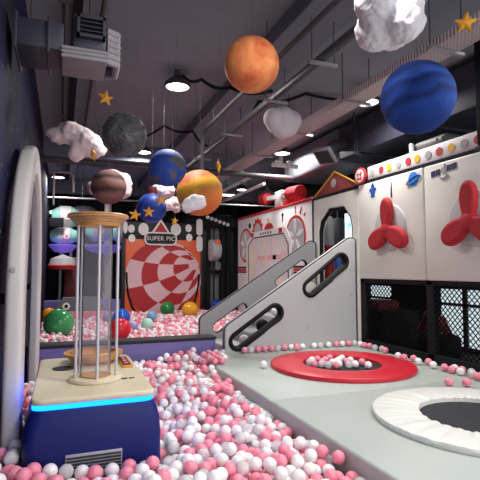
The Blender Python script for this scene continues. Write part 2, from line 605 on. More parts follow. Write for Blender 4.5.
# ------------------------------------------------------------------ lamps
def make_lamp(x, y, z, label, top=CZ, light=True):
    t = thing('highbay_lamp', label, 'ceiling lamp', (x, y, z), 'round lamps under the ceiling')
    MB().lathe([(0.0, 0.115), (0.05, 0.115), (0.075, 0.075), (0.1, 0.065), (0.148, 0.02), (0.155, 0.0), (0.15, -0.018), (0.132, -0.02), (0.132, -0.006), (0.0, -0.006)], (x, y, z), 32).build('housing', M['lampbody'], t)
    f = MB()
    for k in range(12):
        a = 2 * PI * k / 12
        f.tube([(x + 0.05 * math.cos(a), y + 0.05 * math.sin(a), z + 0.1), (x + 0.13 * math.cos(a), y + 0.13 * math.sin(a), z + 0.04)], 0.006, 5)
    f.build('cooling_fins', M['lampbody'], t)
    MB().lathe([(0.0, -0.022), (0.09, -0.020), (0.13, -0.008), (0.13, -0.004), (0.0, -0.004)], (x, y, z), 32).build('lens', M['lens'], t)
    MB().tube([(x - 0.03, y, z + 0.1), (x - 0.03, y, z + 0.15), (x, y, z + 0.16), (x, y, top - 0.02)], 0.008, 6).lathe([(0, 0), (0.04, 0), (0.04, -0.02), (0, -0.02)], (x, y, top), 16).build('hook', M['lampbody'], t)
    if light:
        ld = bpy.data.lights.new('lamp_light', 'AREA')
        ld.shape = 'DISK'
        ld.size = 0.26
        ld.energy = LAMP_W
        ld.color = (1.0, 0.97, 0.94)
        ld.spread = R(170)
        lo = bpy.data.objects.new('lamp_light', ld)
        C.objects.link(lo)
        lo.parent = t
        lo.location = (0, 0, -0.026)
    return t
make_lamp(1.2, 5.15, 3.62, 'round bright lamp hanging at the end of the black ceiling cable')
make_lamp(3.45, 4.65, 3.56, 'round bright lamp half hidden behind the blue banded planet')
make_lamp(3.62, 7.35, 3.58, 'round lamp beyond the perforated cable tray')
make_lamp(1.32, 8.3, 3.62, 'round bright lamp behind the grey moon')
make_lamp(-0.12, 10.9, 3.55, 'round bright lamp far off between wall and brown planet')
make_lamp(4.3, 11.1, 3.58, 'far round lamp above the red cannon')
make_lamp(1.2, 1.9, 3.62, 'unseen round lamp added over the near end of the ball pit')  # from here on, lamps out of view, added to light the foreground
make_lamp(3.4, 1.7, 3.62, 'unseen round lamp added over the white trampoline')
make_lamp(1.2, -1.2, 3.62, 'unseen round lamp added at the entrance side of the ball pit')
make_lamp(3.4, -1.2, 3.62, 'unseen round lamp added at the entrance side of the mats')

# unlit shade lamp above the cannon
t = thing('pendant_lamp', 'unlit cone shade lamp hanging above the red and white cannon', 'ceiling lamp', (4.25, 9.4, 3.22))
MB().lathe([(0.0, 0.12), (0.04, 0.12), (0.05, 0.05), (0.17, 0.0), (0.17, -0.02), (0.14, -0.01), (0.0, 0.02)], (4.25, 9.4, 3.22), 24).build('lamp_shade', M['duct_pale'], t)
MB().tube([(4.25, 9.4, 3.33), (4.25, 9.4, CZ)], 0.012, 6).build('rod', M['conduit'], t)

# ------------------------------------------------------------------ ceiling services
def pipe(name, pts, r, m, label, cat, group=None, hang=()):
    t = thing(name, label, cat, pts[0], group)
    MB().tube(pts, r, 10).build('pipe_run', m, t)
    for (x, y, z) in hang:
        h = MB().tube([(x, y, z), (x, y, CZ)], 0.006, 5)
        h.box((x - r - 0.03, y - 0.02, z - r - 0.012), (x + r + 0.03, y + 0.02, z - r))
        h.build('hanger', M['rodmetal'], t)
    return t
pipe('ceiling_pipe', [(-0.02, -2.4, 3.7), (-0.02, 14.9, 3.7)], 0.025, M['pipe'], 'grey pipe along the ceiling next to the navy wall, passing over the box duct', 'pipe', None, [(-0.02, 3.9, 3.7), (-0.02, 6.9, 3.7)])
pipe('ceiling_pipe', [(0.28, -2.4, 3.7), (0.28, 14.9, 3.7)], 0.022, M['pipe'], 'grey ceiling pipe beyond the duct outlet, above the hanging gold star', 'pipe', None, [(0.28, 4.6, 3.7), (0.28, 7.4, 3.7)])
pipe('cross_pipe', [(XL + 0.01, 7.56, 3.18), (3.9, 7.56, 3.18)], 0.05, M['pipe'], 'thick dark pipe crossing the hall behind the hanging planets', 'pipe', None, [(0.5, 7.56, 3.18), (2.4, 7.56, 3.18)])
pipe('sprinkler_pipe', [(XL + 0.01, 11.0, 3.1), (5.6, 11.0, 3.16)], 0.02, M['whitepipe'], 'thin white sprinkler pipe crossing the far end of the hall', 'pipe', None, [(0.4, 11.0, 3.11), (2.4, 11.0, 3.13)])
pipe('sprinkler_pipe', [(-0.18, 9.6, 2.75), (-0.18, 9.6, 3.38), (-0.1, 9.6, 3.4), (0.12, 9.6, 3.4), (0.18, 9.6, 3.34), (0.18, 9.6, 3.02)], 0.022, M['whitepipe'], 'white pipe bend hanging between navy wall and brown planet', 'pipe', None, [(0.02, 9.6, 3.4)])
# main dark conduit with clamps
t = thing('conduit', 'long dark square conduit running diagonally under the ceiling past the orange planet', 'conduit', (2.03, 1.0, 3.3))
MB().box((2.0, 1.0, 3.27), (2.06, 7.9, 3.33), 0.008).build('conduit_run', M['conduit'], t)
for y in (2.3, 3.35, 4.3, 5.6, 7.0):
    MB().box((1.9, y - 0.015, 3.24), (2.18, y + 0.015, 3.265)).build('cross_bar', M['galv'], t)
    MB().tube([(1.93, y, 3.25), (1.93, y, CZ)], 0.005, 5).build('hanger', M['rodmetal'], t)
    MB().tube([(2.15, y, 3.25), (2.15, y, CZ - 0.1)], 0.005, 5).build('hanger', M['rodmetal'], t)
t = thing('conduit', 'thin dark conduit that bends down behind the orange planet', 'conduit', (1.72, 3.0, 3.34))
MB().tube([(1.72, 1.0, 3.34), (1.72, 5.7, 3.34), (1.72, 5.84, 3.31), (1.72, 5.9, 3.2), (1.72, 5.9, 2.72)], 0.025, 8).build('conduit_run', M['conduit'], t)
for y in (2.2, 3.8, 5.4):
    MB().tube([(1.72, y, 3.34), (1.72, y, CZ)], 0.005, 5).build('hanger', M['rodmetal'], t)
# black cables
def cable(pts, r, label):
    P = []
    for i in range(len(pts) - 1):
        a, b = Vector(pts[i]), Vector(pts[i + 1])
        for k in range(6):
            u = k / 6
            p = a.lerp(b, u)
            p.z -= 0.05 * math.sin(PI * u)
            P.append(p)
    P.append(Vector(pts[-1]))
    return tag(MB().tube(P, r, 7).build('power_cable', M['dark'], None, pts[0]), label, 'cable')
cable([(1.27, 5.22, CZ - 0.02), (1.5, 5.2, CZ - 0.04), (1.78, 5.0, CZ - 0.17), (2.0, 4.3, 3.36)], 0.02, 'black cable running from the round lamp to the dark conduit')
cable([(2.06, 5.3, 3.36), (2.28, 5.3, CZ - 0.17), (2.9, 5.2, CZ - 0.02), (3.7, 5.0, CZ - 0.03)], 0.02, 'black cable crossing the ceiling above the perforated tray')
cable([(0.35, 8.5, CZ - 0.02), (0.9, 7.8, CZ - 0.2), (1.45, 7.1, CZ - 0.05), (1.83, 6.8, CZ - 0.18), (2.0, 6.6, 3.36)], 0.018, 'black cable sagging above the blue and grey globe')
# perforated cable tray
def tray(x0, x1, y0, y1, z, label):
    t = thing('cable_tray', label, 'cable tray', (x0, y0, z))
    MB().box((x0, y0, z), (x1, y1, z + 0.012)).build('perforated_base', M['tray'], t, smooth=False)
    MB().box((x0, y0, z), (x0 + 0.01, y1, z + 0.075)).build('side_rail', M['tray'], t, smooth=False)
    MB().box((x1 - 0.01, y0, z), (x1, y1, z + 0.075)).build('side_rail', M['tray'], t, smooth=False)
    y = y0 + 0.6
    while y < y1:
        MB().box((x0 - 0.06, y - 0.018, z - 0.026), (x1 + 0.06, y + 0.018, z - 0.002)).build('bracket', M['galv'], t, smooth=False)
        MB().tube([(x0 - 0.05, y, z - 0.02), (x0 - 0.05, y, CZ)], 0.006, 5).build('hanger', M['rodmetal'], t)
        MB().tube([(x1 + 0.05, y, z - 0.02), (x1 + 0.05, y, CZ)], 0.006, 5).build('hanger', M['rodmetal'], t)
        y += 1.25
tray(2.78, 3.02, 1.0, 12.0, 3.3, 'long perforated pale steel cable tray hung diagonally under the ceiling')
pipe('sprinkler_pipe', [(3.2, 7.7, 3.2), (3.2, 14.5, 3.2)], 0.03, M['whitepipe'], 'white pipe along the far part of the cable tray', 'pipe', None, [(3.2, 8.2, 3.2), (3.2, 9.6, 3.2)])
pipe('sprinkler_pipe', [(3.42, 7.7, 3.07), (3.42, 14.5, 3.07)], 0.03, M['whitepipe'], 'outer white pipe beside the silver duct end', 'pipe', None, [(3.42, 8.6, 3.07), (3.42, 9.8, 3.07)])
# pipe junction
t = thing('pipe_junction', 'white pipe joint with valves beneath the cable tray', 'pipe fitting', (3.3, 6.7, 3.2))
MB().tube([(3.14, 6.75, 3.2), (3.6, 6.75, 3.2)], 0.035, 10).tube([(3.3, 6.75, 3.2), (3.3, 6.75, 3.36)], 0.03, 10).build('body', M['whitepipe'], t)
for dx in (-0.1, 0.12):
    MB().lathe([(0, 0.03), (0.05, 0.03), (0.05, -0.03), (0, -0.03)], (3.3 + dx, 6.69, 3.22), 14, 'Y').build('valve', M['whitepipe'], t)
MB().tube([(3.3, 6.75, 3.36), (3.3, 6.75, CZ)], 0.008, 6).build('hanger', M['galv'], t)

# big duct at upper right
t = thing('air_duct', 'large dark rectangular air duct above the white play wall, with silver wrapped end', 'duct', (4.3, 2.0, 3.2))
MB().box((3.98, 1.6, 3.2), (4.75, 6.1, 3.7), 0.02).build('duct_body', M['duct'], t)
MB().box((3.96, 6.1, 3.18), (4.77, 8.0, 3.72), 0.06, 3).build('foil_wrap', M['foil'], t)
for y in (2.6, 4.2, 5.6):
    MB().box((3.95, y, 3.17), (4.78, y + 0.04, 3.72)).build('flange', M['duct'], t, smooth=False)
    MB().tube([(3.93, y + 0.02, 3.2), (3.93, y + 0.02, CZ)], 0.006, 5).build('hanger', M['conduit'], t)
nz = Vector((-0.52, -0.24, -0.82)).normalized()
nx = Vector((0.11, -0.2, -0.01)); nx = (nx - nz * nx.dot(nz)).normalized()
ny = nz.cross(nx)
MD = Matrix(((nx.x, ny.x, nz.x, 3.6), (nx.y, ny.y, nz.y, 5.91), (nx.z, ny.z, nz.z, 3.17), (0, 0, 0, 1)))
MB().tube([Vector((3.6, 5.91, 3.17)) - nz * 0.05, Vector((3.8, 5.95, 3.36)), (4.02, 5.95, 3.42)], 0.1, 14).build('branch_duct', M['duct'], t)
v = MB()
v.box((-0.145, -0.15, -0.06), (0.145, 0.15, 0.0), 0.008)
me = v.mesh('diffuser'); me.transform(MD)
dv = finish('diffuser', me, M['duct_pale'], t)
v = MB()
for k in range(10):
    v.box((-0.115, -0.12 + k * 0.0245, 0.0), (0.115, -0.12 + k * 0.0245 + 0.019, 0.006))
me = v.mesh('louvre'); me.transform(MD)
finish('louvre', me, M['darkgrey'], dv, smooth=False)

# duct at upper left with outlet
t = thing('air_duct', 'dark box duct on the navy wall with ribbed grey end and square outlet', 'duct', (-0.1, 3.05, 2.7))
MB().box((-0.285, 3.0, 2.855), (-0.02, 3.36, 3.03), 0.012).build('duct_body', M['duct'], t)
for x in (-0.298, -0.115):
    MB().box((x, 2.98, 2.83), (x + 0.016, 3.38, 3.05), 0.003).build('flange', M['duct'], t)
b = MB()
b.box((-0.03, 2.99, 2.81), (0.24, 3.3, 2.89), 0.008)
for k in range(3):
    b.box((-0.032, 2.985, 2.815 + k * 0.026), (0.242, 3.0, 2.829 + k * 0.026))
b.build('ribbed_elbow', M['duct_pale'], t)
MB().box((0.03, 3.0, 2.89), (0.235, 3.3, 3.11), 0.015).build('elbow_box', M['duct'], t)
f = MB()
for lo, hi in [((0.055, 2.96, 2.95), (0.225, 3.0, 2.97)), ((0.055, 2.96, 3.07), (0.225, 3.0, 3.09)), ((0.055, 2.96, 2.95), (0.072, 3.0, 3.09)), ((0.208, 2.96, 2.95), (0.225, 3.0, 3.09))]:
    f.box(lo, hi)
g = f.build('outlet_frame', M['duct'], t)
b = MB().box((0.065, 2.985, 2.96), (0.215, 2.999, 3.08))
b.build('outlet_opening', M['dark'], g, smooth=False)
b = MB()
for k in range(3):
    b.box((0.07, 2.965, 2.99 + k * 0.028), (0.21, 2.983, 2.996 + k * 0.028))
b.build('louvre', M['duct'], g, smooth=False)
b = MB()
for k in range(6):
    b.tube([(0.235, 3.02, 2.835 + k * 0.04), (0.305, 3.05, 2.835 + k * 0.04), (0.31, 3.24, 2.835 + k * 0.04), (0.235, 3.28, 2.835 + k * 0.04)], 0.024, 8)
b.build('flexible_hose', M['duct_pale'], t)
MB().tube([(XL + 0.12, 3.2, 3.03), (XL + 0.12, 3.2, CZ)], 0.008, 6).build('hanger', M['rodmetal'], t)
MB().tube([(0.14, 3.2, 3.1), (0.14, 3.2, CZ)], 0.008, 6).build('hanger', M['rodmetal'], t)
# black hanging post at the right edge
t = thing('hanging_post', 'black square post hanging from the ceiling in front of the dotted strip', 'post', (3.62, 3.1, 2.62))
MB().box((3.56, 3.02, 2.64), (3.68, 3.17, CZ), 0.006).build('post_body', M['dark'], t)
MB().box((3.545, 3.0, 2.6), (3.695, 3.19, 2.64), 0.006).build('end_cap', M['darkgrey'], t)

# ------------------------------------------------------------------ mats and trampolines
def soft_mat(x0, y0, x1, y1, label):
    t = thing('play_mat', label, 'mat', (x0, y0, 0.0), 'grey play mats')
    MB().box((x0, y0, 0.27), (x1, y1, PZ), 0.018, 3).build('mat_cover', M['mat'], t)
    return t
def soft_mat1(x0, y0, x1, y1, label):
    o = MB().box((x0, y0, 0.27), (x1, y1, PZ), 0.02, 3).build('play_mat', M['mat'], None, (x0, y0, 0.27))
    tag(o, label, 'mat')
soft_mat1(1.52, 1.0, 3.72, 3.318, 'thick grey green vinyl mat carrying the white trampoline')
soft_mat1(1.52, 3.322, 3.72, 5.31, 'thick grey green vinyl mat carrying the red trampoline')
def trampoline(cx, cy, R0, R1, h, ringm, label, wrinkle=0.0):
    t = thing('trampoline', label, 'trampoline', (cx, cy, PZ))
    b = MB()
    seg = 320
    prof = [(R0, 0.002), (R0 + 0.006, h * 0.5), (R0, h * 0.85), (R0 - 0.02, h), ((R0 * 2 + R1) / 3, h + 0.006), ((R0 + 2 * R1) / 3, h + 0.006), (R1 + 0.02, h), (R1, h * 0.8), (R1 - 0.002, 0.002)]
    b.lathe(prof, (cx, cy, PZ), seg, closed=True)
    if wrinkle:
        for v in b.bm.verts:
            d = Vector((v.co.x - cx, v.co.y - cy))
            a = math.atan2(d.y, d.x)
            u = (R0 - d.length) / (R0 - R1)
            if v.co.z > PZ + h * 0.7:
                w = 0.7 * mnoise.noise(Vector((a * 7, 3.1 + u * 0.6, 0))) + 0.8 * mnoise.noise(Vector((a * 16, 9.7, u * 0.8)))
                v.co.z += wrinkle * w * (0.35 + 0.65 * u)
    b.build('padding_ring', ringm, t)
    MB().lathe([(0, 0.008), (R1 + 0.01, 0.008), (R1 + 0.01, 0.002), (0, 0.002)], (cx, cy, PZ), 64).build('jumping_bed', M['bed'], t)
    return t
trampoline(2.655, 2.385, 0.712, 0.405, 0.045, M['tramp_white'], 'round trampoline with wrinkled white padding set on the grey mat', 0.014)
trampoline(2.74, 4.2, 0.735, 0.40, 0.045, M['red_vinyl'], 'round trampoline with red padding set on the grey mat')

# ------------------------------------------------------------------ stair guards
def slot_ring(a, b, r, w, depth, y, m, parent, name='slot_trim'):
    """padded tube around a capsule slot"""
    lp = capsule(a, b, r, 10)
    pts = [Vector((u, y, v)) for u, v in lp]
    # resample away duplicates
    q = [pts[0]]
    for p in pts[1:]:
        if (p - q[-1]).length > 1e-3: q.append(p)
    o = MB().tube(q, w, 10, closed=True)
    for v in o.bm.verts:
        v.co.y = y + (v.co.y - y) * depth / w
    return o.build(name, m, parent)

YN = 5.37
t = thing('stair_guard', 'light grey padded stair side panel with two black rimmed slots, nearer one', 'panel', (1.83, YN, PZ))
out = rounded([(1.835, 0.28), (1.835, 0.82), (3.60, 1.935), (3.722, 1.935), (3.722, 0.28)], [0.02, 0.12, 0.1, 0.06, 0.01])
n1 = capsule((2.012, 0.637), (2.508, 0.963), 0.09)
n2 = capsule((3.018, 1.265), (3.485, 1.612), 0.09)
shape('padded_panel', [out, n1, n2], 0.1, 0.03, XZ(YN), M['guard'], t, bres=3)
slot_ring((2.012, 0.637), (2.508, 0.963), 0.1, 0.041, 0.066, YN, M['piping'], t)
slot_ring((3.018, 1.265), (3.485, 1.612), 0.1, 0.041, 0.066, YN, M['piping'], t)
e = [Vector((u, YN - 0.045, v)) for u, v in out]
MB().tube([p for p in e], 0.006, 6, closed=True).build('edge_piping', M['piping'], t)
for (u, v) in ((3.62, 1.5), (2.96, 0.76), (3.63, 1.16)):
    MB().lathe([(0, -0.004), (0.012, -0.004), (0.014, 0.0), (0, 0.002)], (u, YN - 0.053, v), 12, 'Y').build('cover_button', M['greydot'], t)
YF = 6.42
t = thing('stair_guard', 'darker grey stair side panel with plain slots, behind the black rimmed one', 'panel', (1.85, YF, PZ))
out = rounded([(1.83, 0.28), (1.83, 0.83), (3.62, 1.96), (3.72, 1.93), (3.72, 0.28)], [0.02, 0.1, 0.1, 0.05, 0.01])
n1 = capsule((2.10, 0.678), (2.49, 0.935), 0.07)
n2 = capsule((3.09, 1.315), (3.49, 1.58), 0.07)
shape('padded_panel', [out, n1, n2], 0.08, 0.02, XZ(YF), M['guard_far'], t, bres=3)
MB().tube([Vector((u, YF - 0.036, v)) for u, v in out], 0.008, 6, closed=True).build('edge_piping', M['piping'], t)
for n, (a, b) in enumerate((((2.10, 0.678), (2.49, 0.935)), ((3.09, 1.315), (3.49, 1.58)))):
    slot_ring(a, b, 0.072, 0.008, 0.04, YF, M['piping'], t)
# the steps between them
t = thing('soft_stairs', 'grey padded steps rising between the two stair side panels', 'stairs', (1.95, 5.95, 0.27))
MB().box((1.96, 5.44, 0.27), (2.29, 6.36, 0.53), 0.02, 3).build('landing', M['guard'], t)
for k in range(4):
    x0 = 2.3 + k * 0.36
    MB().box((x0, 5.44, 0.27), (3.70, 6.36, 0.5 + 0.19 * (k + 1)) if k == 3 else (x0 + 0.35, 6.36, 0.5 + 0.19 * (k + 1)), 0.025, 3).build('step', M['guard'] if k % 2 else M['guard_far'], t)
for (x, y, z, r, m, lab) in ((2.2, 5.6, 0.53, 0.07, 'whiteball', 'white ball on the lowest padded landing, seen through the lower slot'), (2.455, 5.6, 0.69, 0.085, 'piping', 'dark grey ball on the second step, seen through the lower slot'), (2.74, 5.82, 0.88, 0.055, 'whiteball', 'small white ball on the step above the dark ball')):
    tag(MB().sphere((x, y, z + r + 0.003), r, 3).build('play_ball', M[m], None, (x, y, z)), lab, 'ball')
tag(MB().tube([(3.16, 5.6, 1.205), (3.16, 6.3, 1.205)], 0.135, 20).build('foam_bolster', M['white_vinyl'], None, (3.22, 5.95, 1.3)), 'white foam bolster lying on the stairs behind the upper slot', 'bolster')

# purple curb between the pits
t = thing('padded_curb', 'long purple padded curb with black top between the two ball pits', 'curb', (0.8, 5.52, 0.27))
MB().box((XL + 0.005, 5.48, 0.27), (1.78, 5.72, 0.655), 0.015).build('curb_body', M['purple'], t)
MB().box((XL + 0.005, 5.47, 0.655), (1.79, 5.73, 0.69), 0.01).build('top_edge', M['foam_edge'], t)

# ------------------------------------------------------------------ right play wall: padded panels, dotted strip
def disc_x(x, y, z, r, m, name, parent, t=0.008, n=28, ry=None):
    b = MB()
    b.prism([((ry or r) * math.cos(2 * PI * k / n) + y, r * math.sin(2 * PI * k / n) + z) for k in range(n)], x, x - t, 'YZ')
    return b.build(name, m, parent)
p1 = thing('padded_wall_panel', 'white padded wall panel with blue planet sticker, above the black net', 'wall panel', (XR, 4.66, 1.38))
MB().box((XR - 0.03, 4.04, 1.385), (XR + 0.07, 5.25, 2.64), 0.02, 3).build('padding', M['white_vinyl'], p1)
XS = XR - 0.031
# stickers of panel one
b = MB()
b.prism([(4.97, 2.44), (4.89, 2.44), (4.89, 2.52), (4.97, 2.52)], XS, XS - 0.004, 'YZ'); b.prism(circle(4.93, 2.57, 0.035, 14), XS, XS - 0.004, 'YZ')
b.prism([(5.0, 2.51), (5.0, 2.55), (4.86, 2.55), (4.86, 2.51)], XS - 0.001, XS - 0.005, 'YZ')
b.prism([(4.945, 2.59), (4.93, 2.63), (4.915, 2.59)], XS, XS - 0.004, 'YZ')
b.build('robot_sticker', M['blue_sticker'], p1, smooth=False)
MB().prism([(4.585, 2.38), (4.555, 2.38), (4.565, 2.57), (4.58, 2.5)], XS, XS - 0.004, 'YZ').build('rocket_sticker', M['navy_sticker'], p1, smooth=False)
disc_x(XS, 4.19, 2.535, 0.08, M['lightblue'], 'planet_sticker', p1, 0.004)
b = MB()
c, s = math.cos(0.35), math.sin(0.35)
ring = [(4.19 + c * 0.115 * math.cos(a) - s * 0.03 * math.sin(a), 2.525 + s * -0.0 + 0.035 * math.sin(a) - 0.03 * math.cos(a)) for a in [2 * PI * k / 30 for k in range(30)]]
b.tube([(XS - 0.006, y, z) for y, z in ring], 0.006, 5, closed=True)
b.build('planet_ring_sticker', M['blue_sticker'], p1)
p2 = thing('padded_wall_panel', 'white padded wall panel with satellite sticker at the edge of the view', 'wall panel', (XR, 3.2, 1.38))
MB().box((XR - 0.03, 2.3, 1.385), (XR + 0.07, 4.032, 2.64), 0.02, 3).build('padding', M['white_vinyl'], p2)
b = MB()
for (y, z) in ((3.85, 2.53), (3.63, 2.555)):
    b.prism([(y + 0.065, z - 0.03), (y + 0.065, z + 0.03), (y + 0.005, z + 0.035), (y + 0.005, z - 0.025)], XS, XS - 0.004, 'YZ')
    b.prism([(y - 0.005, z - 0.025), (y - 0.005, z + 0.035), (y - 0.06, z + 0.04), (y - 0.06, z - 0.02)], XS, XS - 0.004, 'YZ')
b.build('satellite_wing_sticker', M['navy_sticker'], p2, smooth=False)
b = MB(); b.prism(circle(3.74, 2.545, 0.035, 16), XS, XS - 0.004, 'YZ'); b.tube([(XS - 0.004, 3.8, 2.48), (XS - 0.004, 3.74, 2.46), (XS - 0.004, 3.68, 2.49)], 0.006, 5); b.tube([(XS - 0.004, 3.73, 2.575), (XS - 0.004, 3.72, 2.61)], 0.005, 5)
b.build('satellite_body_sticker', M['greydot'], p2)

def propeller(y, z, label):
    t = thing('foam_propeller', label, 'wall decoration', (XR - 0.035, y, z))
    MB().lathe([(0, -0.03), (0.25, -0.03), (0.275, -0.02), (0.28, 0.0), (0, 0.0)], (XR - 0.032, y + 0.03, z + 0.03), 40, 'X').build('backing_disc', M['greydisc'], t)
    for a, L, Wd in ((90, 0.39, 0.105), (209, 0.38, 0.125), (-29, 0.38, 0.125)):
        a = R(a)
        pts = []
        for i in range(28):
            u = 2 * PI * i / 28
            lx = L * 0.47 + L * 0.53 * math.cos(u)
            wy_ = Wd * math.sin(u) * (0.92 + 0.2 * math.cos(u))
            pts.append((y - (lx * math.cos(a) - wy_ * math.sin(a)), z + lx * math.sin(a) + wy_ * math.cos(a)))
        shape('blade', [pts], 0.09, 0.04, YZ(XR - 0.11), M['red_fabric'], t, bres=4)
    MB().lathe([(0, -0.05), (0.06, -0.048), (0.09, -0.03), (0.09, 0.03), (0, 0.03)], (XR - 0.11, y, z), 24, 'X').build('hub', M['red_fabric'], t)
propeller(4.57, 1.985, 'red three bladed foam propeller on the panel with the blue planet sticker')
propeller(3.36, 1.975, 'large red foam propeller beneath the satellite sticker')

t = thing('dotted_fascia', 'white fascia strip with coloured dots along the top of the wall', 'fascia', (XR, 4.0, 2.67))
MB().box((XR - 0.02, 2.3, 2.675), (XR + 0.1, 5.05, 2.85), 0.008).build('strip', M['white'], t)
MB().box((XR - 0.025, 2.3, 2.64), (XR + 0.1, 5.25, 2.674)).build('lower_rail', M['dark'], t, smooth=False)
dots = [(4.948, 'greydot'), (4.767, 'redtrim'), (4.614, 'yellow'), (4.451, 'greydot'), (4.279, 'redtrim'), (4.133, 'yellow'), (3.964, 'greydot'), (3.805, 'redtrim'), (3.641, 'yellow'), (3.476, 'greydot'), (3.31, 'redtrim'), (3.15, 'yellow'), (2.98, 'greydot'), (2.82, 'redtrim'), (2.66, 'yellow')]
for y, k in dots:
    o = disc_x(XR - 0.021, y, 2.76, 0.046, M[k], 'dot', t, 0.004, 20)
t = thing('round_dial', 'red rimmed round dial at the far end of the dotted strip', 'dial', (XR - 0.02, 5.17, 2.75))
disc_x(XR - 0.028, 5.17, 2.755, 0.112, M['redtrim'], 'rim', t, 0.03)
disc_x(XR - 0.0585, 5.17, 2.755, 0.088, M['white'], 'face', t, 0.004)
b = MB()
for d in (-0.03, 0.03):
    b.box((XR - 0.068, 5.17 + d - 0.004, 2.69), (XR - 0.0625, 5.17 + d + 0.004, 2.81)); b.box((XR - 0.068, 5.11, 2.75 + d - 0.004), (XR - 0.0625, 5.23, 2.75 + d + 0.004))
b.build('grid_mark', M['redtrim'], t, smooth=False)
t = thing('roof_unit', 'grey rounded box unit sitting on top of the dotted strip', 'box', (XR + 0.2, 4.0, 2.85))
MB().box((XR + 0.08, 3.8, 2.852), (XR + 0.36, 4.33, 2.99), 0.06, 4).build('casing', mat('unit_grey', (70, 66, 68), 0.6), t)
MB().box((XR + 0.03, 4.28, 2.87), (XR + 0.07, 4.32, 2.98), 0.008).build('handle', M['white'], t)
for y in (3.62, 3.7):
    MB().box((XR + 0.052, y + 0.2, 2.91), (XR + 0.062, y + 0.22, 2.94)).build('slot', M['dark'], t, smooth=False)

# net wall below
t = thing('safety_net', 'black diamond mesh net in black frame below the white wall panels', 'net', (XR, 3.8, PZ))
f = MB()
for y in (5.2, 4.0, 2.85):
    f = MB().box((XR - 0.02, y - 0.05, 0.3), (XR + 0.06, y + 0.05, 1.385), 0.01)
    f.build('post', M['dark'], t)
MB().box((XR - 0.02, 2.2, 1.33), (XR + 0.06, 5.25, 1.385), 0.01).build('top_rail', M['dark'], t)
MB().box((XR - 0.02, 2.2, 0.3), (XR + 0.06, 5.25, 0.6), 0.01).build('bottom_rail', M['dark'], t)
b = MB()
y0, y1, z0, z1 = 2.2, 5.25, 0.55, 1.36
sp = 0.062
H = z1 - z0
n = int((y1 - y0 + H) / sp)
for k in range(n):
    for sgn in (1, -1):
        a = y0 - H + k * sp
        ya, yb = (a, a + H) if sgn > 0 else (a + H, a)
        p, q = Vector((XR + 0.01 + 0.003 * sgn, ya, z0)), Vector((XR + 0.01 + 0.003 * sgn, yb, z1))
        pts = []
        for u in (0, 1):
            pass
        # clip to y0..y1
        def clip(p, q):
            d = q - p
            t0, t1 = 0.0, 1.0
            for lo_, hi_ in ((y0, y1),):
                if abs(d.y) < 1e-9: continue
                ta, tb = (lo_ - p.y) / d.y, (hi_ - p.y) / d.y
                if ta > tb: ta, tb = tb, ta
                t0, t1 = max(t0, ta), min(t1, tb)
            return (p + d * t0, p + d * t1) if t1 > t0 else None
        r_ = clip(p, q)
        if r_ and (r_[0] - r_[1]).length > 0.02:
            b.tube(r_, 0.0055, 4, caps=False)
b.build('net_mesh', M['net'], t)
# things behind the net
t = thing('climbing_block', 'dark play block with a red pad standing behind the net', 'play block', (4.9, 6.6, 0.0))
MB().box((4.6, 5.9, 0.0), (5.3, 7.2, 0.86), 0.03).build('block', M['dark'], t)
MB().box((4.58, 6.0, 0.86), (5.0, 6.42, 1.02), 0.03).build('pad', M['maroon'], t)
t = thing('ride_on_toy', 'red and black ride on toy behind the net before the large window', 'toy', (4.9, 5.05, 0.0))
MB().box((4.75, 4.85, 0.27), (5.1, 5.4, 0.62), 0.08, 3).build('body', M['dark'], t)
MB().tube([(4.9, 5.45, 0.62), (4.9, 5.3, 0.86), (4.9, 5.05, 0.82), (4.9, 4.92, 0.62)], 0.06, 10).build('back_hoop', M['maroon'], t)
struct('floor_2', MB().box((3.82, 1.5, 0.0), (5.7, 15.0, 0.27)), M['dark'])

# ------------------------------------------------------------------ octagon doorway panel with gable
t = thing('doorway_panel', 'white padded doorway panel with black octagon opening at the top of the stairs', 'doorway panel', (XR, 5.87, 0.5))
oct_ = [(6.30, 1.30), (6.30, 2.10), (6.25, 2.25), (6.0, 2.42), (5.62, 2.40), (5.46, 2.24), (5.42, 2.1), (5.42, 1.30)]
out = [(5.255, 0.3), (6.49, 0.3), (6.49, 2.63), (5.255, 2.63)]
shape('padded_panel', [out, oct_], 0.1, 0.02, YZ(XR + 0.03), M['white_vinyl'], t)
o2 = MB().tube([(XR + 0.02, y, z) for y, z in oct_], 0.035, 8, closed=True)
o2.build('opening_trim', M['piping'], t)
MB().box((XR - 0.02, 5.255, 2.6), (XR + 0.08, 6.49, 2.64)).build('top_rail', M['dark'], t, smooth=False)
MB().box((XR - 0.025, 6.46, 0.3), (XR + 0.08, 6.5, 2.62)).build('edge_strip', M['dark'], t, smooth=False)
# gable
t = thing('gable_board', 'red triangular gable with yellow edge and white oval above the doorway', 'gable', (XR, 5.87, 2.64))
MB().prism([(6.47, 2.645), (5.27, 2.66), (5.86, 2.95)], XR + 0.0, XR + 0.06, 'YZ').build('board', mat('muted_red', (150, 50, 48), 0.6), t, smooth=False)
MB().tube([(XR - 0.005, 6.47, 2.65), (XR - 0.005, 5.86, 2.955), (XR - 0.005, 5.27, 2.665)], 0.012, 6).build('edge_trim', M['yellow'], t)
disc_x(XR - 0.001, 5.9, 2.79, 0.065, M['greydot'], 'oval', t, 0.006)
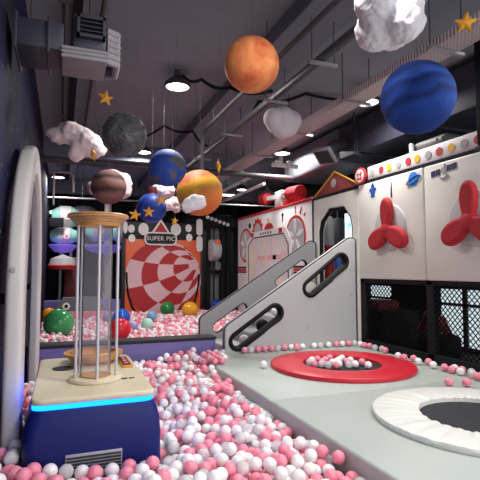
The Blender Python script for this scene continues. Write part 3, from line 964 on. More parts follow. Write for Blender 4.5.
# inside the doorway
t = thing('hanging_bag', 'red and white hanging foam bag inside the octagon doorway', 'foam bag', (4.4, 7.0, 1.5))
MB().lathe([(0, 1.12), (0.07, 1.1), (0.1, 1.05), (0.1, 0.62), (0.07, 0.6)], (4.2, 6.8, 1.3), 20).build('upper_part', M['greydot'], t)
MB().lathe([(0.07, 0.6), (0.1, 0.58), (0.1, 0.05), (0.0, 0.0)], (4.2, 6.8, 1.3), 20).build('lower_part', M['red'], t)
MB().tube([(4.2, 6.8, 2.4), (4.2, 6.8, 3.178)], 0.01, 6).build('string', M['conduit'], t)
t = thing('hanging_bag', 'navy and grey hanging foam bag inside the octagon doorway', 'foam bag', (4.6, 6.75, 1.5))
MB().lathe([(0, 1.14), (0.09, 1.12), (0.13, 1.05), (0.13, 0.66), (0.1, 0.64)], (4.6, 7.13, 1.3), 20).build('upper_part', M['darkgrey'], t)
MB().lathe([(0.1, 0.64), (0.13, 0.6), (0.13, 0.05), (0.0, 0.0)], (4.6, 7.13, 1.3), 20).build('lower_part', M['blue_sticker'], t)
MB().tube([(4.6, 7.13, 2.42), (4.6, 7.13, 3.178)], 0.01, 6).build('string', M['conduit'], t)
t = thing('lit_poster', 'pale blue backlit poster on the wall inside the doorway', 'poster', (5.0, 7.3, 1.3))
MB().box((5.02, 6.95, 1.3), (5.05, 7.55, 2.6)).build('frame', M['dark'], t, smooth=False)
pm = ramp_mat('backlit_poster', [(0.3, (110, 190, 206)), (0.42, (206, 230, 238)), (0.62, (226, 240, 246)), (0.7, (206, 66, 90))], 'noise', 5, 0.4, distort=0.4)
nt = pm.node_tree
nt.links.new(nt.nodes['Color Ramp'].outputs['Color'], nt.nodes['Principled BSDF'].inputs['Emission Color'])
nt.nodes['Principled BSDF'].inputs['Emission Strength'].default_value = 0.8
MB().box((5.012, 6.98, 1.33), (5.02, 7.52, 2.57)).build('print', pm, t, smooth=False)
struct('wall_inner', MB().box((5.06, 5.3, 1.32), (5.1, 9.9, CZ)), M['dark'])
struct('floor_3', MB().box((3.84, 5.2, 1.31), (4.1, 9.9, 1.35)), M['dark'])

# ------------------------------------------------------------------ rocket wall
t = thing('rocket_wall_panel', 'large white play wall panel printed with red rimmed wheels and a window shape', 'wall panel', (XR, 8.2, 0.3))
MB().box((XR - 0.02, 6.51, 0.3), (XR + 0.08, 9.88, 2.62), 0.01).build('board', M['white'], t)
MB().box((XR - 0.03, 6.51, 2.62), (XR + 0.2, 9.88, 2.67), 0.005).build('red_top_edge', M['redtrim'], t)
X0 = XR - 0.021
def wheel(y, z, r):
    w = disc_x(X0, y, z, r, M['redtrim'], 'wheel_rim', t, 0.006, 40)
    g = disc_x(X0 - 0.007, y, z, r * 0.86, M['greydisc'], 'wheel_face', w, 0.004, 40)
    for k in range(5):
        a = R(90 + 72 * k)
        b = MB()
        pts = []
        for i in range(16):
            u = 2 * PI * i / 16
            lx = r * 0.5 + r * 0.33 * math.cos(u); wy_ = r * 0.12 * math.sin(u)
            pts.append((y + lx * math.cos(a) - wy_ * math.sin(a), z + lx * math.sin(a) + wy_ * math.cos(a)))
        b.prism(pts, X0 - 0.012, X0 - 0.015, 'YZ')
        b.build('petal', M['white'], w, smooth=False)
wheel(7.08, 2.07, 0.37)
wheel(9.38, 2.03, 0.37)
b = MB(); b.prism([(9.3, 1.1), (9.3, 2.02), (8.98, 2.28), (7.42, 2.28), (7.18, 2.0), (7.18, 1.1)], X0 - 0.016, X0 - 0.022, 'YZ')
fr = b.build('print_frame', M['white'], t, smooth=False)
MB().tube([(X0 - 0.024, y, z) for y, z in [(9.17, 1.1), (9.17, 2.02), (8.88, 2.16), (7.5, 2.16), (7.31, 1.96), (7.31, 1.1)]], 0.012, 6).build('frame_line', M['piping'], t)
MB().prism([(9.16, 1.1), (9.16, 2.02), (8.88, 2.155), (7.5, 2.155), (7.32, 1.96), (7.32, 1.1)], X0 - 0.022, X0 - 0.026, 'YZ').build('cartoon_print', M['print'], t, smooth=False)
for (y, z, m) in ((8.96, 2.225, 'red'), (7.62, 2.225, 'red')):
    MB().box((X0 - 0.03, y - 0.07, z - 0.045), (X0 - 0.02, y + 0.07, z + 0.045)).build('red_square', M[m], t, smooth=False)
b = MB()
for k in range(5):
    b.box((X0 - 0.03, 8.02 + k * 0.12, 2.2), (X0 - 0.022, 8.06 + k * 0.12, 2.24))
b.build('lettering', M['piping'], t, smooth=False)
for yy in (8.0, 7.75, 8.5):
    MB().box((X0 - 0.03, yy - 0.2, 1.7), (X0 - 0.026, yy + 0.2, 1.78)).build('pink_bar', mat('pink_bar', (238, 178, 180), 0.4), t, smooth=False)
# half gear
g = MB()
pts = []
for k in range(25):
    a = PI * k / 24
    r = 0.28 if k % 4 in (0, 1) else 0.235
    pts.append((8.72 + r * math.cos(a), 2.29 + r * math.sin(a)))
g.prism(pts, X0, X0 - 0.008, 'YZ'); g.build('gear_print', M['redtrim'], t, smooth=False)
MB().prism([(8.72 + 0.16 * math.cos(PI * k / 20), 2.29 + 0.16 * math.sin(PI * k / 20)) for k in range(21)], X0 - 0.008, X0 - 0.012, 'YZ').build('gear_core', M['greydisc'], t, smooth=False)
MB().prism([(8.17 + 0.2 * math.cos(PI * k / 20), 2.29 + 0.12 * math.sin(PI * k / 20)) for k in range(21)], X0, X0 - 0.01, 'YZ').build('dome_print', M['redtrim'], t, smooth=False)
b = MB(); b.prism(circle(8.18, 2.47, 0.05, 14), X0, X0 - 0.01, 'YZ'); b.box((X0 - 0.008, 8.16, 2.4), (X0, 8.2, 2.47)); b.build('bell_print', M['palegold'], t, smooth=False)
b = MB()
b.prism(circle(7.57, 2.5, 0.035, 12), X0, X0 - 0.006, 'YZ'); b.box((X0 - 0.006, 7.555, 2.38), (X0, 7.585, 2.48)); b.prism(circle(9.15, 2.44, 0.06, 12), X0, X0 - 0.006, 'YZ')
b.build('figure_print', M['piping'], t, smooth=False)
b = MB(); b.box((X0 - 0.006, 6.86, 2.44), (X0, 6.9, 2.56), rot=(0.5, 0, 0)); b.box((X0 - 0.006, 6.72, 2.4), (X0, 6.78, 2.44), rot=(-0.4, 0, 0)); b.box((X0 - 0.006, 7.06, 2.46), (X0, 7.08, 2.6)); b.build('red_mark', M['redtrim'], t, smooth=False)
for z in (1.44, 1.54):
    MB().box((X0 - 0.006, 9.32, z), (X0, 9.86, z + 0.03)).box((X0 - 0.006, 6.55, z), (X0, 7.15, z + 0.03)).build('dark_stripe', M['piping'], t, smooth=False)
MB().box((X0 - 0.006, 9.32, 1.48), (X0, 9.86, 1.53)).box((X0 - 0.006, 6.55, 1.48), (X0, 7.15, 1.53)).build('red_stripe', M['redtrim'], t, smooth=False)
# cannon on top
t = thing('toy_cannon', 'white post with red padded barrels on top of the printed play wall', 'play decoration', (3.97, 7.85, 2.673))
ca, cb = Vector((3.8, 8.5, 2.92)), Vector((3.86, 7.48, 2.88))
MB().box((3.79, 7.76, 2.673), (3.93, 8.06, 3.0), 0.02).build('post', M['white'], t)
MB().tube([ca, cb], 0.06, 4).build('crossbar', M['white'], t, smooth=False)
dd = (cb - ca).normalized()
for p_, hl, rr_ in ((ca, 0.13, 0.115), (cb + dd * 0.14, 0.2, 0.125)):
    MB().tube([p_ - dd * hl, p_ - dd * (hl - 0.015), p_ + dd * (hl - 0.015), p_ + dd * hl], [rr_ * 0.82, rr_, rr_, rr_ * 0.82], 28).build('barrel', M['red_fabric'], t)
MB().box((3.82, 7.1, 2.673), (3.95, 7.7, 2.78), 0.02).build('support', M['red_fabric'], t)

# ------------------------------------------------------------------ SUPER PIC board
YB = 10.5
t = thing('photo_board', 'orange photo board with red checkered tunnel and black sign at the far pit', 'board', (2.17, YB, 0.27))
MB().box((1.30, YB, 0.27), (3.06, YB + 0.1, 2.19), 0.01).build('orange_board', M['orange'], t)
MB().box((1.25, YB + 0.02, 2.19), (3.1, YB + 0.1, 2.58), 0.005).build('black_header', M['black'], t)
for x in (1.27, 3.07):
    MB().box((x - 0.04, YB - 0.03, 0.27), (x + 0.04, YB + 0.12, 2.2), 0.005).build('black_frame', M['black'], t)
b = MB()
rings = 4
secs = 8
cx0, cz0, r0 = 2.17, 1.30, 0.87
cx1, cz1 = 2.86, 1.62
def tun(i, a):
    f_ = (i / rings)
    r = r0 * (1 - 0.86 * f_)
    cx_ = cx0 + (cx1 - cx0) * f_; cz_ = cz0 + (cz1 - cz0) * f_
    a2 = a + 0.25 + 0.35 * f_
    return (cx_ + r * math.cos(a2), cz_ + r * math.sin(a2))
for i in range(rings):
    for s_ in range(secs):
        b.mi = (i + s_) % 2
        for q in range(4):
            a0 = 2 * PI * (s_ + q / 4) / secs; a1 = 2 * PI * (s_ + (q + 1) / 4) / secs
            for h in range(3):
                i0, i1 = i + h / 3, i + (h + 1) / 3
                vs = [b.bm.verts.new((x, YB - 0.012 + 0.0, z)) for x, z in (tun(i0, a0), tun(i0, a1), tun(i1, a1), tun(i1, a0))]
                b._f(vs)
b.bm.verts.index_update()
bmesh.ops.remove_doubles(b.bm, verts=b.bm.verts, dist=1e-4)
b.mi = 0
b.mi = 1
vs = [b.bm.verts.new((x, YB - 0.012, z)) for x, z in [tun(rings, 2 * PI * k / 32) for k in range(32)]]
b._f(vs)
b.mi = 0
me = b.mesh('checker_tunnel')
o = finish('checker_tunnel', me, [M['chk_red'], M['chk_pink']], t, smooth=False)
sol = o.modifiers.new('solid', 'SOLIDIFY'); sol.thickness = 0.012; sol.offset = 0
def dot_front(x, z, r, rz=None, m='white', name='white_dot', y=YB + 0.02):
    b = MB()
    b.prism([(x + r * math.cos(2 * PI * k / 24), z + (rz or r) * math.sin(2 * PI * k / 24)) for k in range(24)], y, y - 0.012, 'XZ')
    return b.build(name, M[m], t, smooth=False)
for (x, z, r, rz) in ((1.43, 2.42, 0.075, 0.09), (1.7, 2.42, 0.115, 0.14), (2.44, 2.43, 0.12, 0.14), (2.74, 2.47, 0.075, 0.09), (2.75, 2.25, 0.075, 0.09), (1.44, 2.2, 0.075, 0.09), (1.3, 2.45, 0.05, 0.14)):
    dot_front(x, z, r, rz, y=YB + (0.02 if z > 2.3 else -0.012))
for z0, z1 in ((2.38, 2.62), (2.0, 2.22)):
    MB().prism(capsule((2.99, z0), (2.99, z1), 0.075), YB - 0.032, YB - 0.044, 'XZ').build('white_dot', M['white'], t, smooth=False)
# arcs
for pts in ([(1.335, 1.45), (1.345, 1.2), (1.385, 0.95), (1.46, 0.72), (1.56, 0.54)], [(2.985, 1.4), (2.975, 1.15), (2.935, 0.92), (2.86, 0.7), (2.76, 0.52)]):
    MB().tube([(x, YB - 0.03, z) for x, z in pts], 0.022, 8).build('handrail', M['piping'], t)
# sign with triangle
sx, sz = 2.08, 2.205
q = rounded([(sx - 0.37, sz - 0.15), (sx + 0.37, sz - 0.15), (sx + 0.37, sz + 0.15), (sx - 0.37, sz + 0.15)], 0.14, 8)
sg = shape('sign_border', [q], 0.03, 0.004, XZ(YB - 0.05), M['white'], t)
q = rounded([(sx - 0.335, sz - 0.115), (sx + 0.335, sz - 0.115), (sx + 0.335, sz + 0.115), (sx - 0.335, sz + 0.115)], 0.105, 8)
shape('sign_face', [q], 0.01, 0.002, XZ(YB - 0.07), M['black'], sg)
text_mesh('lettering', 'SUPER PIC', 0.135, Matrix.Translation((sx, 0, sz)) @ XZ(YB - 0.079), M['white'], sg)
shape('sign_triangle', [[(sx - 0.2, 2.36), (sx + 0.2, 2.36), (sx, 2.66)]], 0.02, 0.003, XZ(YB - 0.045), M['white'], t)
shape('sign_triangle_face', [[(sx - 0.145, 2.36), (sx + 0.145, 2.36), (sx, 2.585)]], 0.01, 0.002, XZ(YB - 0.06), M['red'], t)

# frame bay right of it, with bulbs and drum
t = thing('mirror_bay', 'black framed bay with a row of round bulbs beside the checkered board', 'play frame', (3.4, 10.4, 0.27))
for x in (3.18, 3.52, 3.66):
    MB().box((x - 0.045, 10.33, 0.27), (x + 0.045, 10.43, 2.75), 0.01).build('post', M['dark'], t)
MB().box((3.13, 10.34, 1.42), (3.71, 10.46, 1.49), 0.01).build('crossbar', M['dark'], t)
MB().box((3.125, 10.3, 2.5), (3.71, 10.5, 2.78), 0.01).build('header', M['dark'], t)
for k in range(6):
    MB().sphere((3.13 + k * 0.1, 10.28, 2.72 - k * 0.032), 0.045, 2).build('bulb', M['white'], t)
for x in (3.28, 3.42):
    MB().box((x - 0.05, 10.47, 0.27), (x + 0.05, 10.53, 2.5)).build('back_panel', M['sharkgrey'], t)
MB().lathe([(0, 0.12), (0.2, 0.1), (0.25, 0.0), (0.25, -0.12), (0, -0.14)], (3.29, 10.2, 1.95), 24, 'X').build('drum', M['greydot'], t)
MB().sphere((3.29, 10.0, 2.13), 0.07, 2, (1, 0.4, 1)).build('drum_badge', M['orange'], t)
MB().box((3.3, 10.2, 1.5), (3.44, 10.3, 1.68), 0.02).build('tray', M['sharkgrey'], t)

# ------------------------------------------------------------------ far left: purple end wall, shark cushion, pod ride, cabinets
t = thing('padded_end_wall', 'low purple padded wall at the far end of the ball pit', 'pit wall', (0.5, YB, 0.27))
MB().box((XL + 0.005, YB, 0.27), (1.22, YB + 0.16, 0.86), 0.02).build('padding', M['purple'], t)
t = thing('fish_cushion', 'slate grey fish head cushion with round eye and pink belly', 'cushion', (0.35, 10.0, 0.5))
MB().prism([(-0.12, 0.68), (0.04, 0.95), (0.72, 0.95), (0.86, 0.68)], 9.8, 10.2, 'XZ').build('head', M['sharkgrey'], t)
MB().box((-0.12, 9.77, 0.42), (0.88, 10.22, 0.69), 0.04).build('belly', M['sharkpink'], t)
for k, (r, m) in enumerate(((0.07, 'white'), (0.035, 'piping'))):
    MB().lathe([(0, -0.012 - 0.01 * k), (r, -0.01 - 0.01 * k), (r, 0.0), (0, 0)], (0.1, 9.79, 0.79), 20, 'Y').build('eye' if k == 0 else 'pupil', M[m], t)
t = thing('pod_ride', 'spinning pod ride with teal and grey pods and lilac dishes', 'amusement ride', (0.6, 12.0, 0.0))
MB().tube([(1.08, 12.3, 0), (1.08, 12.3, 3.3)], 0.09, 16).build('pole', M['white'], t)
MB().lathe([(0.0, 0.3), (0.2, 0.27), (0.42, 0.12), (0.5, 0.0), (0, 0)], (0.5, 12.5, 2.85), 28).build('dome', M['sharkgrey'], t)
for (x, z, r, y) in ((0.06, 2.79, 0.27, 12.1), (0.04, 2.32, 0.2, 11.95), (1.45, 2.45, 0.27, 12.0), (0.85, 2.5, 0.28, 12.2)):
    p = MB().lathe([(0, -0.34), (r * 0.6, -0.31), (r * 0.92, -0.17), (r, 0.0), (r * 0.92, 0.17), (r * 0.6, 0.31), (0, 0.34)], (x, y, z), 28, 'X').build('pod', M['teal'], t)
    MB().lathe([(r * 0.95, -0.15), (r * 1.03, -0.13), (r * 1.03, 0.13), (r * 0.95, 0.15)], (x, y, z), 28, 'X').build('pod_band', M['podgrey'], p)
    MB().lathe([(0, -0.02), (0.07, -0.015), (0.07, 0.0), (0, 0)], (x + 0.05, y - r * 1.02, z - 0.02), 16, 'Y').build('pod_lamp', M['white'], p)
    MB().lathe([(0, -0.03), (0.035, -0.028), (0.035, -0.015), (0, -0.015)], (x + 0.05, y - r * 1.02, z - 0.02), 12, 'Y').build('pod_lens', M['sharkpink'], p)
for x, w in ((0.02, 0.32), (0.95, 0.48)):
    MB().lathe([(0, -0.14), (w * 0.6, -0.1), (w, 0.04), (w, 0.07), (0, 0.07)], (x, 11.8, 2.03), 28).build('dish', M['lilac_led'], t)
MB().lathe([(0.0, -0.05), (0.2, -0.2), (0.3, -0.15), (0.26, 0.0), (0, 0.1)], (0.02, 11.4, 1.76), 24).build('seat', M['podgrey'], t)
MB().lathe([(0.2, -0.21), (0.32, -0.2), (0.33, -0.12), (0.3, -0.1)], (0.02, 11.4, 1.72), 24).build('seat_rim', M['red'], t)
MB().box((-0.3, 11.6, 2.5), (0.02, 11.7, 2.72), 0.02).build('speaker_box', M['dark'], t)
for x in (-0.03, 0.2):
    MB().tube([(x, 12.1, 0), (x, 12.1, 2.0)], 0.04, 10).build('support_leg', M['rod'], t)
MB().box((-0.3, 12.4, 0.0), (1.6, 12.6, 1.95)).build('backing', M['dark'], t)
t = thing('arcade_cabinet', 'dark red cabinet with white label strips behind the purple end wall', 'cabinet', (0.2, 11.9, 0))
MB().box((0.06, 11.75, 0.0), (0.34, 12.03, 1.5), 0.01).build('body', M['maroon'], t)
MB().box((0.07, 11.74, 1.5), (0.33, 12.02, 1.8), 0.01).build('upper_panel', M['podgrey'], t)
for k in range(4):
    MB().box((0.09, 11.725, 1.54 + k * 0.065), (0.31, 11.74, 1.565 + k * 0.065)).build('slot', M['sharkgrey'], t, smooth=False)
t = thing('strip_light', 'white fluorescent strip light far away beside the navy wall', 'ceiling lamp', (-0.1, 12.6, 3.0))
MB().box((-0.32, 12.9, 2.96), (0.3, 13.0, 3.03), 0.01).build('tube', emit_mat('tube_light', (245, 250, 255), 2.0), t)
MB().tube([(-0.1, 12.95, 3.03), (-0.1, 12.95, CZ)], 0.012, 6).build('hanger', M['conduit'], t)
t = thing('strip_light', 'white strip light far away above the red cannon', 'ceiling lamp', (4.2, 12.0, 3.3))
MB().box((3.9, 11.6, 3.47), (4.3, 11.68, 3.52), 0.01).build('tube', bpy.data.materials['tube_light'], t)
MB().tube([(4.1, 11.64, 3.52), (4.1, 11.64, CZ)], 0.012, 6).build('hanger', M['conduit'], t)
# black play frame beyond the board
t = thing('play_tower', 'black framed play tower standing behind the photo board', 'play frame', (2.5, 13, 0))
for x in (1.6, 3.0, 4.6):
    MB().box((x - 0.07, 12.9, 0), (x + 0.07, 13.05, 2.9)).build('post', M['dark'], t, smooth=False)
MB().box((1.5, 12.85, 2.75), (4.8, 13.1, 3.0)).build('top_beam', M['dark'], t, smooth=False)
MB().box((1.5, 13.1, 0), (4.8, 13.2, 2.75)).build('back_panel', M['black'], t, smooth=False)

# ------------------------------------------------------------------ left ring on the wall
t = thing('padded_arch', 'tall white padded arch standing upright against the navy wall', 'play arch', (-0.25, 4.2, 0.27))
def arch(hw, top, n=40):
    return [(4.2 - hw, 0.275)] + [(4.2 - hw * math.cos(PI * k / n), top - hw + hw * math.sin(PI * k / n)) for k in range(n + 1)] + [(4.2 + hw, 0.275)]
lo_ = arch(1.25, 2.5)
li_ = arch(1.0, 2.27)
shape('arch_cover', [lo_ + li_[::-1]], 0.1, 0.03, YZ(-0.25), M['ring_vinyl'], t, bres=3)
shape('inner_lining', [arch(0.998, 2.268) + arch(0.97, 2.24)[::-1]], 0.06, 0.004, YZ(-0.255), M['podgrey'], t)
for dy_ in (-1.1, 1.1):
    MB().box((XL + 0.002, 4.2 + dy_ - 0.03, 1.3), (-0.295, 4.2 + dy_ + 0.03, 1.36)).build('wall_bracket', M['dark'], t, smooth=False)
MB().lathe([(0, -0.006), (0.014, -0.005), (0.017, 0.0), (0, 0.002)], (-0.262, 2.95, 1.5), 14, 'Y').build('cover_button', M['greydot'], t)

# ------------------------------------------------------------------ ball machine
t = thing('ball_machine', 'navy and cream game machine with clear cylinder and blue light strip', 'game machine', (0.19, 3.2, 0.27))
mx0, mx1, my0, my1, mz = -0.137, 0.508, 2.64, 3.84, 0.83
b = MB()
base = rounded([(mx0, my0), (mx1, my0), (mx1, my1), (mx0, my1)], 0.07, 6)
bm_ = b.bm
lv = []
for zz, ex in ((0.27, 0.034), (0.6, 0.034), (0.68, 0.028), (0.74, 0.012), (0.775, -0.006)):
    lv.append([bm_.verts.new((u + (ex if u > 0.18 else -ex), v_ + (ex if v_ > 3.2 else -ex) * 0.7, zz)) for u, v_ in base])
for a_, b2 in zip(lv, lv[1:]):
    for k in range(len(base)):
        b._f([a_[k], a_[(k + 1) % len(base)], b2[(k + 1) % len(base)], b2[k]])
b._f(lv[0][::-1]); b._f(lv[-1])
b.build('body', M['machine'], t)
top = rounded([(mx0 + 0.006, my0 + 0.006), (mx1 - 0.006, my0 + 0.006), (mx1 - 0.006, my1 - 0.006), (mx0 + 0.006, my1 - 0.006)], 0.07, 6)
MB().prism([(u * 1.0, v) for u, v in top], 0.775, 0.798, 'XY').build('light_strip', M['led'], t)
Mtop = Matrix.Translation((0, 0, 0.815))
shape('top_deck', [rounded([(mx0, my0), (mx1, my0), (mx1, my1), (mx0, my1)], 0.07, 6)], 0.034, 0.014, Mtop, M['beige'], t, bres=4)
ZT = 0.832
# vent
b = MB().box((0.04, my0 - 0.03, 0.30), (0.325, my0 + 0.01, 0.548), 0.003)
vg = b.build('vent_frame', M['grille'], t)
b = MB()
for k in range(14):
    b.box((0.045, my0 - 0.036, 0.312 + k * 0.0165), (0.32, my0 - 0.028, 0.321 + k * 0.0165))
b.build('vent_slats', M['darkgrey'], vg, smooth=False)
cxm, cym = 0.208, 3.02
MB().lathe([(0, 0.0), (0.155, 0.0), (0.16, 0.008), (0.155, 0.02), (0.14, 0.026), (0, 0.026)], (cxm, cym, ZT), 48).build('cylinder_base', M['beige'], t)
MB().lathe([(0, 0.027), (0.095, 0.027), (0.095, 0.029), (0, 0.029)], (cxm, cym, ZT), 40).build('base_opening', M['gold'], t)
cyl = MB().lathe([(0.088, 0.03), (0.088, 0.96), (0.084, 0.96), (0.084, 0.03)], (cxm, cym, ZT), 48, closed=True).build('clear_cylinder', M['acrylic'], t)
for a in (200, 270, 340, 45, 135):
    a = R(a)
    MB().tube([(cxm + 0.125 * math.cos(a), cym + 0.125 * math.sin(a), ZT + 0.02), (cxm + 0.125 * math.cos(a), cym + 0.125 * math.sin(a), ZT + 0.96)], 0.0095, 10).build('rod', M['rod'], t)
crown = MB().lathe([(0.09, 0.937), (0.135, 0.937), (0.14, 0.95), (0.14, 0.96), (0.15, 0.963), (0.152, 0.975), (0.165, 0.978), (0.17, 0.99), (0.18, 0.993), (0.186, 1.006), (0.178, 1.012), (0.09, 1.0)], (cxm, cym, ZT), 48, closed=True).build('crown', M['gold'], t)
b = MB()
for r, h in ((0.144, 0.961), (0.16, 0.977), (0.178, 0.992)):
    b.lathe([(r, h - 0.002), (r + 0.008, h), (r, h + 0.004)], (cxm, cym, ZT), 48)
b.build('crown_ring', M['podgrey'], crown)
# control plate
b = MB().box((0.40, 3.30, ZT), (0.475, 3.66, ZT + 0.014), 0.003)
cp = b.build('control_plate', M['goldrim'], t)
MB().box((0.413, 3.33, ZT + 0.014), (0.462, 3.63, ZT + 0.018)).build('display', M['screen'], cp, smooth=False)
b = MB()
for k in range(3):
    b.box((0.425, 3.36 + k * 0.09, ZT + 0.018), (0.452, 3.41 + k * 0.09, ZT + 0.02))
b.build('display_marks', M['sharkpink'], cp, smooth=False)
b = MB()
for k, w in enumerate((0.02, 0.012, 0.018, 0.01)):
    b.box((0.36 + k * 0.022, 2.96 + 0.006 * (k % 2), ZT + 0.0), (0.36 + k * 0.022 + w, 2.99 + 0.008 * (k % 2), ZT + 0.002))
b.build('maker_mark', M['piping'], t, smooth=False)
MB().lathe([(0, 0), (0.072, 0), (0.075, 0.004), (0.06, 0.006), (0, 0.003)], (0.03, 3.42, ZT), 32).build('ball_hole', M['foam_edge'], t)
# golden bowl
t = thing('wooden_bowl', 'golden ribbed bowl resting on the machine deck behind the clear cylinder', 'bowl', (0.235, 3.6, ZT))
MB().lathe([(0.0, 0.0), (0.13, 0.0), (0.15, 0.018), (0.165, 0.02), (0.17, 0.036), (0.186, 0.04), (0.192, 0.056), (0.205, 0.06), (0.208, 0.072), (0.18, 0.072), (0.15, 0.055), (0.12, 0.02), (0, 0.018)], (0.235, 3.6, ZT + 0.002), 48).build('bowl_body', M['gold'], t)
MB().lathe([(0.155, 0.062), (0.165, 0.07), (0.155, 0.074)], (0.235, 3.6, ZT + 0.004), 48).build('inner_ring', M['goldrim'], t)

# ------------------------------------------------------------------ hanging decorations
def hang(t, x, y, z, dx=0.0):
    MB().tube([(x + dx, y, z), (x + dx, y, CZ)], 0.0012, 4).build('string', M['string'], t)

def planet(name, x, y, z, r, m, label, bumpy=0.0, seg=(64, 40)):
    t = thing(name, label, 'planet decoration', (x, y, z))
    b = bmesh.new()
    bmesh.ops.create_uvsphere(b, u_segments=seg[0], v_segments=seg[1], radius=r)
    if bumpy:
        for v in b.verts:
            d = v.co.normalized()
            f_ = mnoise.voronoi(d * 3.4)[0][0]
            g_ = mnoise.voronoi(d * 7.0)[0][0]
            v.co = d * (r + bumpy * (max(0, 0.28 - f_) * -1.6 + (0.5 if 0.28 < f_ < 0.36 else 0)) + bumpy * 0.5 * max(0, 0.25 - g_) * -1.6)
    me = bpy.data.meshes.new('globe')
    b.to_mesh(me); b.free()
    me.transform(Matrix.Translation((x, y, z)))
    o = finish('globe', me, m, t)
    hang(t, x, y, z + r * 0.98)
    return t
planet('hanging_planet', 1.375, 3.332, 3.128, 0.218, M['mars'], 'plain orange planet globe hanging highest, near the middle of the ceiling')
planet('hanging_planet', 2.367, 2.604, 2.737, 0.258, M['blueplanet'], 'large deep blue banded planet hanging before the dotted strip')
planet('hanging_moon', 0.504, 4.229, 2.717, 0.195, M['moon'], 'dark grey cratered moon globe hanging over the machine', 0.022, seg=(128, 80))
te = planet('hanging_earth', 1.019, 4.793, 2.573, 0.196, M['ocean'], 'blue globe with dark grey continents hanging above the checkered board', 0.0, seg=(128, 96))
glb = te.children[0].data
glb.materials.append(M['land'])
fw_ = Vector((1.019, 4.793, 1.073)).normalized()
rt_ = fw_.cross(Vector((0, 0, 1))).normalized()
up_ = rt_.cross(fw_)
LAND = [[(0.0, 0.42), (0.2, 0.56), (0.5, 0.82), (0.75, 0.7), (0.95, 0.1), (0.75, -0.16), (0.55, 0.0), (0.4, 0.2), (0.18, 0.3)],
        [(0.0, -0.12), (0.3, -0.08), (0.5, -0.4), (0.3, -0.72), (0.12, -0.5)],
        [(0.66, -0.46), (0.95, -0.3), (0.66, -0.74)], [(-0.95, -0.42), (-0.4, -0.42), (-0.5, -0.72), (-0.8, -0.7)]]
def inside(u, v, poly):
    c_ = False
    for i in range(len(poly)):
        (x1, y1), (x2, y2) = poly[i - 1], poly[i]
        if (y1 > v) != (y2 > v) and u < (x2 - x1) * (v - y1) / (y2 - y1) + x1:
            c_ = not c_
    return c_
for f_ in glb.polygons:
    n_ = f_.center.normalized()
    w_ = Vector((mnoise.noise(n_ * 5), mnoise.noise(n_ * 5 + Vector((7, 3, 1))), 0)) * 0.07
    if n_.dot(fw_) < 0.1:
        land = any(inside(n_.dot(rt_) + w_.x, n_.dot(up_) + w_.y, q_) for q_ in LAND)
    else:
        land = mnoise.noise(n_ * 2.2) > 0.12
    f_.material_index = 1 if land else 0
planet('hanging_planet', 1.477, 5.167, 2.393, 0.267, M['jup'], 'orange and yellow banded planet with a cloud in front of it')
planet('hanging_planet', 0.497, 5.642, 2.48, 0.205, M['brown'], 'brown banded planet hanging over the clear cylinder')
t = planet('hanging_ornament', 0.96, 5.376, 2.215, 0.172, M['navyball'], 'deep blue ornament ball with red cap and gold stars')
MB().lathe([(0, 0.25), (0.055, 0.25), (0.06, 0.24), (0.06, 0.17), (0.07, 0.16), (0, 0.16)], (0.96, 5.376, 2.215), 20).build('cap', M['maroon'], t)

def cloud(name, label, c, blobs, m, disp=0.05, vox=0.022, seed=0.0):
    b = MB()
    for (x, y, z, r) in blobs:
        b.sphere((c[0] + x, c[1] + y, c[2] + z), r, 3)
    t = thing(name, label, 'cloud decoration', c)
    o = b.build('cotton', m, t)
    rm = o.modifiers.new('remesh', 'REMESH'); rm.mode = 'VOXEL'; rm.voxel_size = vox; rm.use_smooth_shade = True
    if disp:
        sm = o.modifiers.new('soften', 'SMOOTH'); sm.iterations = 10; sm.factor = 0.6
    tx = bpy.data.textures.new(name + str(seed), 'CLOUDS'); tx.noise_scale = 0.05 if c[2] > 2.9 else 0.07; tx.noise_depth = 3
    d = o.modifiers.new('displace', 'DISPLACE'); d.texture = tx; d.strength = disp; d.mid_level = 0.5
    d.texture_coords = 'LOCAL'
    hang(t, c[0], c[1], c[2] + max(z + r * 0.7 for (x, y, z, r) in blobs if abs(x) < r), -0.07 if seed == 1 else 0.0)
    return t
cx_ = (2.37, 2.89, 3.42)
def spread_blobs(n, w, h, d, rr, seed):
    rnd = random.Random(seed)
    out = []
    for _ in range(n):
        u, v, q_ = rnd.uniform(-1, 1), rnd.uniform(-1, 1), rnd.uniform(-1, 1)
        out.append((u * w * 0.5, q_ * d * 0.5, v * h * 0.5 * (1 - 0.35 * abs(u)), rr * rnd.uniform(0.75, 1.2)))
    return out
cloud('cotton_cloud', 'large white cotton cloud hanging near the gold star and blue planet', (1.745, 2.129, 2.965), spread_blobs(26, 0.27, 0.17, 0.16, 0.098, 3), M['cloud'], 0.028, 0.011, 1)
cloud('cotton_cloud', 'ragged pinkish white cotton cloud beside the moon and navy wall', (0.13, 5.2, 2.86), [(-0.2, 0, 0.06, 0.09), (-0.08, 0, 0.1, 0.13), (0.05, 0, 0.02, 0.15), (0.17, 0, -0.05, 0.11), (-0.02, 0, -0.13, 0.08), (-0.27, 0, 0.06, 0.05), (0.25, 0, -0.06, 0.06), (0.18, 0, 0.05, 0.07)], M['cloudpink'], 0.07, 0.02, 2)
cloud('cotton_cloud', 'small white cotton cloud in front of the orange banded planet', (1.205, 4.429, 2.155), [(-0.08, 0, -0.04, 0.055), (-0.04, 0, -0.01, 0.075), (0.01, 0, 0.015, 0.08), (0.06, 0, 0.02, 0.07), (0.085, 0, 0.01, 0.05), (-0.06, 0, -0.055, 0.045)], M['cloud'], 0.035, 0.012, 3)
